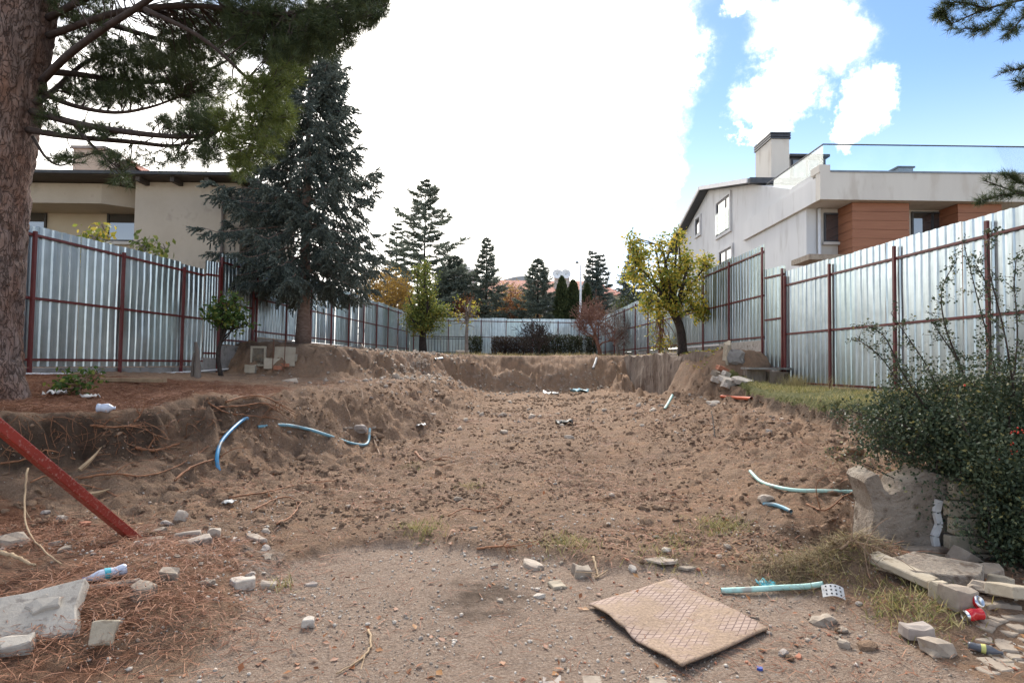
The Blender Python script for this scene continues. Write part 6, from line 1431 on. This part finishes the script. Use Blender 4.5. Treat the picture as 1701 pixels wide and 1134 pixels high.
# ------------------------------------------------------------------ roots and sticks one can pick out
def root(label, pts, r, mat='root', taper=.5, fork=0, seed=0, name='tree_root', cat='root'):
    P = ground_path(pts, r * .8, 26); rs = np.random.RandomState(seed + 5); m = MB()
    Q = [np.array(tuple(p)) + rs.normal(size=3) * min(r, .008) * .3 for p in P]; m.tube(Q, np.linspace(r, r * taper, len(Q)), 6)
    for _ in range(fork):
        i = rs.randint(len(Q) // 4, len(Q) - 3); d = (Q[i + 2] - Q[i]); d /= np.linalg.norm(d) + 1e-6; e = Q[i] + (d + rs.normal(size=3) * .6) * rs.uniform(.12, .3); m.tube(limb_path(Q[i], e, rs, 0, .2, 5), np.linspace(r * .5, r * .2, 6), 5, False)
    o = m.build(name, mat, None, True, origin=P[0]); return tag(o, label, cat, 'roots and sticks torn from the soil')
root('orange root hanging across the dark left bank', [(150, 724, .08), (190, 722, .08), (235, 715, .06)], .012, fork=3, seed=1)
root('forked pale root on the dark left bank', [(222, 718, .1), (232, 705, .1), (226, 698, .08)], .010, fork=3, seed=2)
root('thick straight root on the left bank below the mound', [(225, 752, .04), (258, 757, .05), (298, 744, .05)], .020, fork=1, seed=3)
root('long root running along the foot of the left bank', [(130, 800, .03), (190, 792, .03), (250, 795, .03), (310, 770, .02), (370, 728, .03)], .011, fork=2, seed=4)
root('long root above the dusty slope leading to the bright blue hose', [(290, 800, .02), (320, 780, .03), (355, 768, .03), (368, 762, .02)], .014, fork=1, seed=5)
root('thin hanging root at the far left, lower end in needles', [(45, 800, .12), (40, 850, .08), (45, 890, .05), (70, 920, .03), (102, 943, .02)], .009, 'palewood', fork=1, seed=6)
root('tangled orange root bundle at the mound, upper strand', [(375, 680, .10), (405, 676, .12), (440, 677, .12), (490, 690, .05)], .014, fork=6, seed=7)
root('tangled orange root bundle at the mound, middle strand', [(360, 690, .10), (400, 690, .12), (440, 684, .10), (470, 688, .06)], .012, fork=6, seed=8)
root('tangled orange root bundle at the mound, lower strand', [(345, 683, .10), (375, 697, .08), (410, 700, .08), (465, 702, .05)], .010, fork=6, seed=9)
root('straight stick on the left slope above the gravel', [(380, 830, .02), (440, 822, .03), (500, 808, .03), (560, 800, .02)], .010, fork=2, seed=10)
root('forked stick below the left slope', [(420, 850, .02), (470, 830, .03), (500, 838, .02)], .010, fork=2, seed=11)
root('dark curved stick left of the gravel edge', [(460, 875, .02), (485, 862, .03), (500, 842, .05)], .012, fork=0, seed=12)
root('thick orange stick on the middle pit floor', [(690, 758, .06), (705, 768, .02), (730, 765, .02), (755, 768, .01)], .020, fork=1, seed=13)
root('thin branching stick in the middle of the soil', [(745, 860, .02), (770, 850, .03), (805, 852, .02), (835, 838, .02), (790, 818, .02)], .008, fork=3, seed=14)
root('upright dark stick on the right pit floor', [(1188, 732, -.02), (1186, 722, .10), (1182, 708, .25)], .014, 'darkbark', fork=0, seed=15)
root('curved pale root on the gravel at the bottom', [(612, 1050, .01), (616, 1065, .01), (612, 1085, .01), (590, 1105, .01), (560, 1122, .01)], .008, 'palewood', fork=2, seed=16)
root('short orange root star at the soil edge', [(792, 913, .01), (830, 912, .02), (850, 914, .02)], .010, fork=5, seed=17)
root('y-shaped pale stick right of the grey cube', [(985, 935, .05), (992, 955, .02), (990, 962, .01), (1010, 952, .02)], .010, 'palewood', fork=1, seed=18)
root('long brown stick standing at the dusty hose end', [(632, 757, -.02), (622, 738, .05), (616, 728, .14)], .012, 'twig', fork=0, seed=19)
root('brown roots poking out left of the broken wall stub', [(1340, 840, .02), (1370, 855, .04), (1400, 835, .05), (1420, 826, .06)], .009, fork=4, seed=20)
root('root tangle in front of the hollow by the broken wall', [(1395, 925, .05), (1420, 915, .06), (1445, 935, .05), (1462, 950, .03)], .009, 'twig', fork=7, seed=21)
root('thick root stub at the left edge above the big slab', [(0, 925, .03), (25, 935, .04), (58, 945, .02)], .016, 'palewood', fork=0, seed=22)
root('bent root at the top of the pit floor, left', [(600, 690, .1), (602, 678, .12), (600, 668, .2)], .018, 'twig', fork=2, seed=23)
root('long root crossing the lower left bank', [(0, 782, .05), (40, 775, .06), (80, 760, .06), (125, 770, .04)], .011, fork=2, seed=24)
root('dark stick leaning on the left bank foot', [(50, 812, .05), (80, 800, .05), (110, 808, .03), (170, 818, .03), (215, 838, .02)], .008, fork=2, seed=25)
for px, py, lab, sd in ((150, 775, 'pale splintered log end stuck in the left bank', 1), (165, 815, 'pale barkless log half buried at the bank foot', 2)):
    a = gp(px - 18, py + 10); b = gp(px + 18, py - (12 if sd == 1 else -4)); b.z += .12 if sd == 1 else .04; a.z += .02
    o = MB().tube(limb_path(a, b, np.random.RandomState(sd), 0, .05, 6), [.024, .024, .02, .017, .012, .008, .003], 5).build('split_log', 'palewood', origin=a, smooth=False); tag(o, lab, 'log')

# ------------------------------------------------------------------ stuff: clods, gravel, needles, grass, twigs
def ico(sub, seed, rough=.3):
    bm = bmesh.new(); bmesh.ops.create_icosphere(bm, subdivisions=sub, radius=1); V = np.array([tuple(v.co) for v in bm.verts]); F = np.array([[v.index for v in f.verts] for f in bm.faces]); bm.free()
    k = fbm(V[:, 0] * 1.7 + V[:, 2] + seed * 3, V[:, 1] * 1.7 - V[:, 2] * 1.3 + seed, 3, seed); return V * (1 + rough * k)[:, None] * np.array((1, 1, .75)), F
def scatter(name, XY, S, mat, label, cat, seed, sub=2, sink=.3, variants=4, rough=.9):
    rs = np.random.RandomState(seed); Z = hfast(XY[:, 0], XY[:, 1]); P = np.stack([XY[:, 0], XY[:, 1], Z - 0 * S + S * (.55 - sink)], 1); vs = []; fs = []; o = 0
    for v_ in range(variants):
        k = np.arange(len(P)) % variants == v_; bv, bf = ico(sub, seed * 10 + v_, rough); D = randdirs(k.sum(), rs); D[:, 2] *= .3
        V, F = instances(bv, bf, P[k], frames(D, rs.uniform(-.5, .5, k.sum())), S[k][:, None] * rs.uniform(.7, 1.3, (k.sum(), 3))); vs.append(V); fs.append(F + o); o += len(V)
    ob = tri_mesh(name, np.concatenate(vs), np.concatenate(fs), mat, smooth=sub > 1); return tag(ob, label, cat, kind='stuff')
rs = np.random.RandomState(77)
def cloud2(n, x0, x1, y0, y1, keep=None):
    o = np.zeros((0, 2))
    while len(o) < n:
        Y = y0 * (y1 / y0) ** rs.rand(n * 3); Q = np.stack([rs.uniform(x0, x1, n * 3), Y], 1)
        if keep is not None: Q = Q[keep(Q[:, 0], Q[:, 1]) > rs.rand(len(Q))]
        o = np.concatenate([o, Q])
    return o[:n]
dens = lambda x, y: np.clip(.12 + .9 * sst(.05, .35, fbm(x * .9, y * .9, 3, 91)) + .9 * np.exp(-((sdpoly(x, y, R1) + .75) / .5) ** 2) * (y > 5.2) + .7 * np.exp(-((sdpoly(x, y, L1) + .9) / .7) ** 2), 0, 1) * (sdpoly(x, y, DRV) < -.05) * (sdpoly(x, y, L1) < -.25) * (sdpoly(x, y, R1) < -.1) * (sdpoly(x, y, H2) < -.3)
Q = cloud2(10000, -5, 5, 4.3, 22, lambda x, y: np.clip(.35 + 1.2 * fbm(x * 1.4, y * 1.4, 3, 93), .08, 1) * (sdpoly(x, y, DRV) < -.02) * (sdpoly(x, y, L1) < -.1) * (sdpoly(x, y, R1) < -.05) * (sdpoly(x, y, H2) < -.2)); scatter('soil_crumbs', Q, np.minimum(rs.gamma(1.7, .0036, len(Q)) + .004, .02) * (1 + Q[:, 1] / 12), 'clod', 'crumbly brown soil crumbs over the pit floor', 'soil crumbs', 13, 1, .35, 6, .9)
Q = cloud2(700, -5, 5, 4.4, 26, lambda x, y: dens(x, y) * (1 - .75 * np.exp(-((x - .6) / 1.7) ** 2))); scatter('earth_clods', Q, rs.gamma(1.6, .0065, len(Q)) * (1 + Q[:, 1] / 16) + .007, 'clod', 'brown earth clods scattered over the pit floor and slopes', 'clods', 3, 2, .62, rough=.8)
Q = cloud2(55, -4.5, 5, 5, 20, lambda x, y: dens(x, y) ** 2); scatter('large_earth_clods', Q, rs.uniform(.03, .06, len(Q)) * (1 + Q[:, 1] / 30), 'clod', 'larger earth lumps below the cut banks', 'clods', 4, 3, .62, rough=.7)
Q = cloud2(6000, -3.4, 3.6, 2.4, 9, lambda x, y: .10 + .9 * sst(-.05, .25, fbm(x * 1.6, y * 1.6, 3, 17))); scatter('gravel', Q, np.minimum(rs.gamma(1.6, .0019, len(Q)) + .0022, .0085), 'greystone', 'fine grey gravel over the foreground', 'gravel', 5, 1, .2, 5)
Q = cloud2(3600, -3.6, 3.6, 2.4, 12, lambda x, y: .04 + .96 * sst(.08, .34, fbm(x * 1.3, y * 1.3, 4, 27))); scatter('mortar_chips', Q, np.minimum(rs.gamma(1.5, .0028, len(Q)) + .0022, .012), 'white_rubble', 'whitish mortar and stone chips on the ground', 'chips', 6, 1, .2, 5)
Q = cloud2(1500, -5, 4.6, 12, 26, lambda x, y: (np.exp(-(((x + 3.3) / 1.3) ** 2 + ((y - 21) / 3.0) ** 2)) + .6 * np.exp(-((y - 25.4) / .8) ** 2) + 1.6 * np.exp(-(((x - 5.3) / .6) ** 2 + ((y - 15.8) / 1.8) ** 2)) + .05)); scatter('rubble_chips', Q, rs.gamma(1.5, .016, len(Q)) + .008, 'stone', 'pale rubble chips on the far banks', 'rubble', 7, 1, .3, 5)
Q = cloud2(260, -3.4, 3.6, 2.6, 7); scatter('brick_chips', Q, np.minimum(rs.gamma(2.0, .003, len(Q)) + .003, .010), 'brick', 'small red brick chips in the foreground gravel', 'chips', 8, 1, .2, 5)
# needles
def blades(name, XY, L, W, mat, label, cat, seed, up=.1, lift=.004, upr=.1, kind='stuff', h0=None):
    rs = np.random.RandomState(seed); n = len(XY); Z = hfast(XY[:, 0], XY[:, 1]) + lift * rs.rand(n) * 3
    if h0 is not None: Z = Z + h0
    a = rs.uniform(0, 6.28, n); D = np.stack([np.cos(a), np.sin(a), up + upr * rs.normal(size=n)], 1); D /= np.linalg.norm(D, axis=1, keepdims=True)
    s = np.cross(D, np.tile((0, 0, 1.0), (n, 1)) + rs.normal(size=(n, 3)) * .3); s /= np.linalg.norm(s, axis=1, keepdims=True)
    P = np.stack([XY[:, 0], XY[:, 1], Z], 1); bend = np.zeros((n, 3)); bend[:, 2] = -.12 * L
    V = np.stack([P - s * W[:, None], P + s * W[:, None], P + D * (L * .55)[:, None] + s * W[:, None] * .8, P + D * (L * .55)[:, None] - s * W[:, None] * .8, P + D * L[:, None] + bend], 1).reshape(-1, 3)
    b = (np.arange(n) * 5)[:, None]; F = np.concatenate([b + np.array([[0, 1, 2]]), b + np.array([[0, 2, 3]]), b + np.array([[3, 2, 4]])], 0)
    return tag(tri_mesh(name, V, F, mat), label, cat, kind=kind)
nk = lambda x, y: np.clip(.85 * sst(.0, .3, sdpoly(x, y, L1)) * sst(-3.4, -4.2, x) + np.exp(-(((x + 2.15) / .55) ** 2 + ((y - 3.35) / .35) ** 2)) + .8 * np.exp(-(((x + 2.9) / .7) ** 2 + ((y - 4.4) / .4) ** 2)) + .35 * sst(-.9, -2, x) * sst(5.4, 4.6, y) * (fbm(x * 1.7, y * 1.7, 3, 57) > .0) + .03 + .10 * (fbm(x * 1.3, y * 1.3, 3, 58) > .2), 0, 1)
Q = cloud2(46000, -8, 2.6, 2.4, 10, nk); n_ = len(Q)
hh = .07 * np.exp(-(((Q[:, 0] + 2.15) / .42) ** 2 + ((Q[:, 1] - 3.35) / .28) ** 2)) * rs.rand(n_) + .03 * rs.rand(n_) * nk(Q[:, 0], Q[:, 1])
blades('pine_needle_litter', Q, rs.uniform(.06, .14, n_), rs.uniform(.0013, .0026, n_), 'needle_litter', 'reddish dry pine needles heaped at left and under the pine', 'needles', 31, .08, .006, .18, h0=hh)
# grass on the right bank and dry weeds
gk = lambda x, y: (sdpoly(x, y, GRASSR) > -.1) * (sdpoly(x, y, R1) > -.03) * np.clip(.35 + fbm(x * 1.5, y * 1.5, 3, 61) * 1.6, 0, 1)
Q = cloud2(15000, 4.4, 7.2, 5.6, 15, gk); n_ = len(Q); blades('grass', Q, rs.uniform(.05, .15, n_), rs.uniform(.002, .004, n_), 'grass', 'yellow-green grass on the right bank', 'grass', 32, 1.2, .0, .5)
Q = cloud2(3800, 5.6, 7.3, 6, 15.4, lambda x, y: np.exp(-((x - (8 - .076 * y) + .25) / .18) ** 2) * np.clip(.3 + fbm(x, y * 1.2, 3, 62) * 2, 0, 1)); n_ = len(Q); blades('dry_weeds', Q, rs.uniform(.15, .5, n_), rs.uniform(.0015, .003, n_), 'drygrass', 'dry straw weeds along the foot of the right fence', 'weeds', 33, 1.8, .0, .5)
Q = np.concatenate([np.array([[gp(px, py).x, gp(px, py).y]]) + rs.normal(size=(k, 2)) * s for (px, py, k, s) in ((1185, 880, 260, .14), (1210, 875, 200, .1), (1120, 900, 120, .1), (785, 808, 90, .08), (690, 775, 60, .08), (1345, 925, 300, .20), (1400, 940, 160, .12), (1480, 1005, 260, .12), (1540, 1015, 400, .14), (470, 975, 60, .04), (700, 880, 300, .10), (940, 905, 320, .12), (1420, 760, 160, .25), (800, 590, 60, .4), (1100, 925, 150, .12))]); n_ = len(Q)
blades('grass_tufts', Q, rs.uniform(.04, .13, n_), rs.uniform(.0015, .003, n_), 'grass', 'sparse grass tufts and straw on the disturbed soil', 'grass', 34, .9, .0, .6)
Q = np.array([[gp(1360, 930).x, gp(1360, 930).y]]) + rs.normal(size=(2200, 2)) * np.array((.26, .13)); n_ = len(Q)
blades('matted_straw', Q, rs.uniform(.06, .2, n_), rs.uniform(.0012, .0026, n_), 'deadturf', 'matted straw and dead turf heaped left of the broken wall', 'straw', 37, .25, .01, .45)
Q = cloud2(2600, -6, 6, 28, 34.5, lambda x, y: .4 + .6 * (fbm(x, y, 3, 64) > 0)); n_ = len(Q); blades('far_grass', Q, rs.uniform(.08, .3, n_), rs.uniform(.006, .012, n_), 'drygrass', 'dry grass strip along the far hedges', 'grass', 35, 1.2, 0, .5)
# rootlets and straw strewn over the soil
Q = cloud2(14000, -4.5, 4.6, 4.2, 16, lambda x, y: (.25 + .75 * (fbm(x * 1.2, y * 1.2, 3, 66) > .05)) * (sdpoly(x, y, DRV) < .1)); n_ = len(Q)
blades('straw_and_rootlets', Q, rs.gamma(2.0, .05, n_) + .04, rs.uniform(.0010, .0024, n_) * (1 + Q[:, 1] / 12), 'needle_litter', 'fine rootlets and straw strewn over the soil', 'rootlets', 36, .05, .012, .12)
# dead leaves
Q = cloud2(700, -3.6, 3.6, 2.6, 8, lambda x, y: .15 + .85 * (fbm(x * 1.5, y * 1.5, 3, 67) > .12)); Z = hfast(Q[:, 0], Q[:, 1]) + .008; D = randdirs(len(Q), rs); D[:, 2] *= .3
V, F = instances(LEAF_V, LEAF_F, np.stack([Q[:, 0], Q[:, 1], Z], 1), frames(D, rs.uniform(-.5, .5, len(Q))), rs.uniform(.025, .06, len(Q))); tag(tri_mesh('fallen_leaves', V, F, 'russet'), 'curled russet fallen leaves on the soil', 'leaves', kind='stuff')
Q = cloud2(900, 5.3, 6.4, 17, 26, lambda x, y: np.exp(-((x - 5.9) / .4) ** 2)); Z = hfast(Q[:, 0], Q[:, 1]) + .02; D = randdirs(len(Q), rs); D[:, 2] *= .3
V, F = instances(LEAF_V, LEAF_F, np.stack([Q[:, 0], Q[:, 1], Z], 1), frames(D, rs.uniform(-.5, .5, len(Q))), rs.uniform(.06, .11, len(Q))); tag(tri_mesh('fallen_leaves', V, F, 'yellowleaf'), 'yellow fallen leaves under the black-trunked tree', 'leaves', kind='stuff')
# dangling rootlets over the dark bank
m = MB(); rs2 = np.random.RandomState(41)
for i in range(260):
    px = rs2.uniform(0, 480); py = rs2.uniform(690, 760) if px < 330 else rs2.uniform(660, 720); g = gp(px, py); d = rs2.normal(size=3) * .12 + np.array((0, -.04, -.08)); m.tube(limb_path(np.array(tuple(g)) + (0, -.01, .01), np.array(tuple(g)) + d, rs2, 0, .3, 5), np.linspace(.004, .0012, 6), 3, False)
tag(m.build('bank_rootlets', 'root', smooth=True), 'fine rootlets hanging from the dark left bank', 'rootlets', kind='stuff')
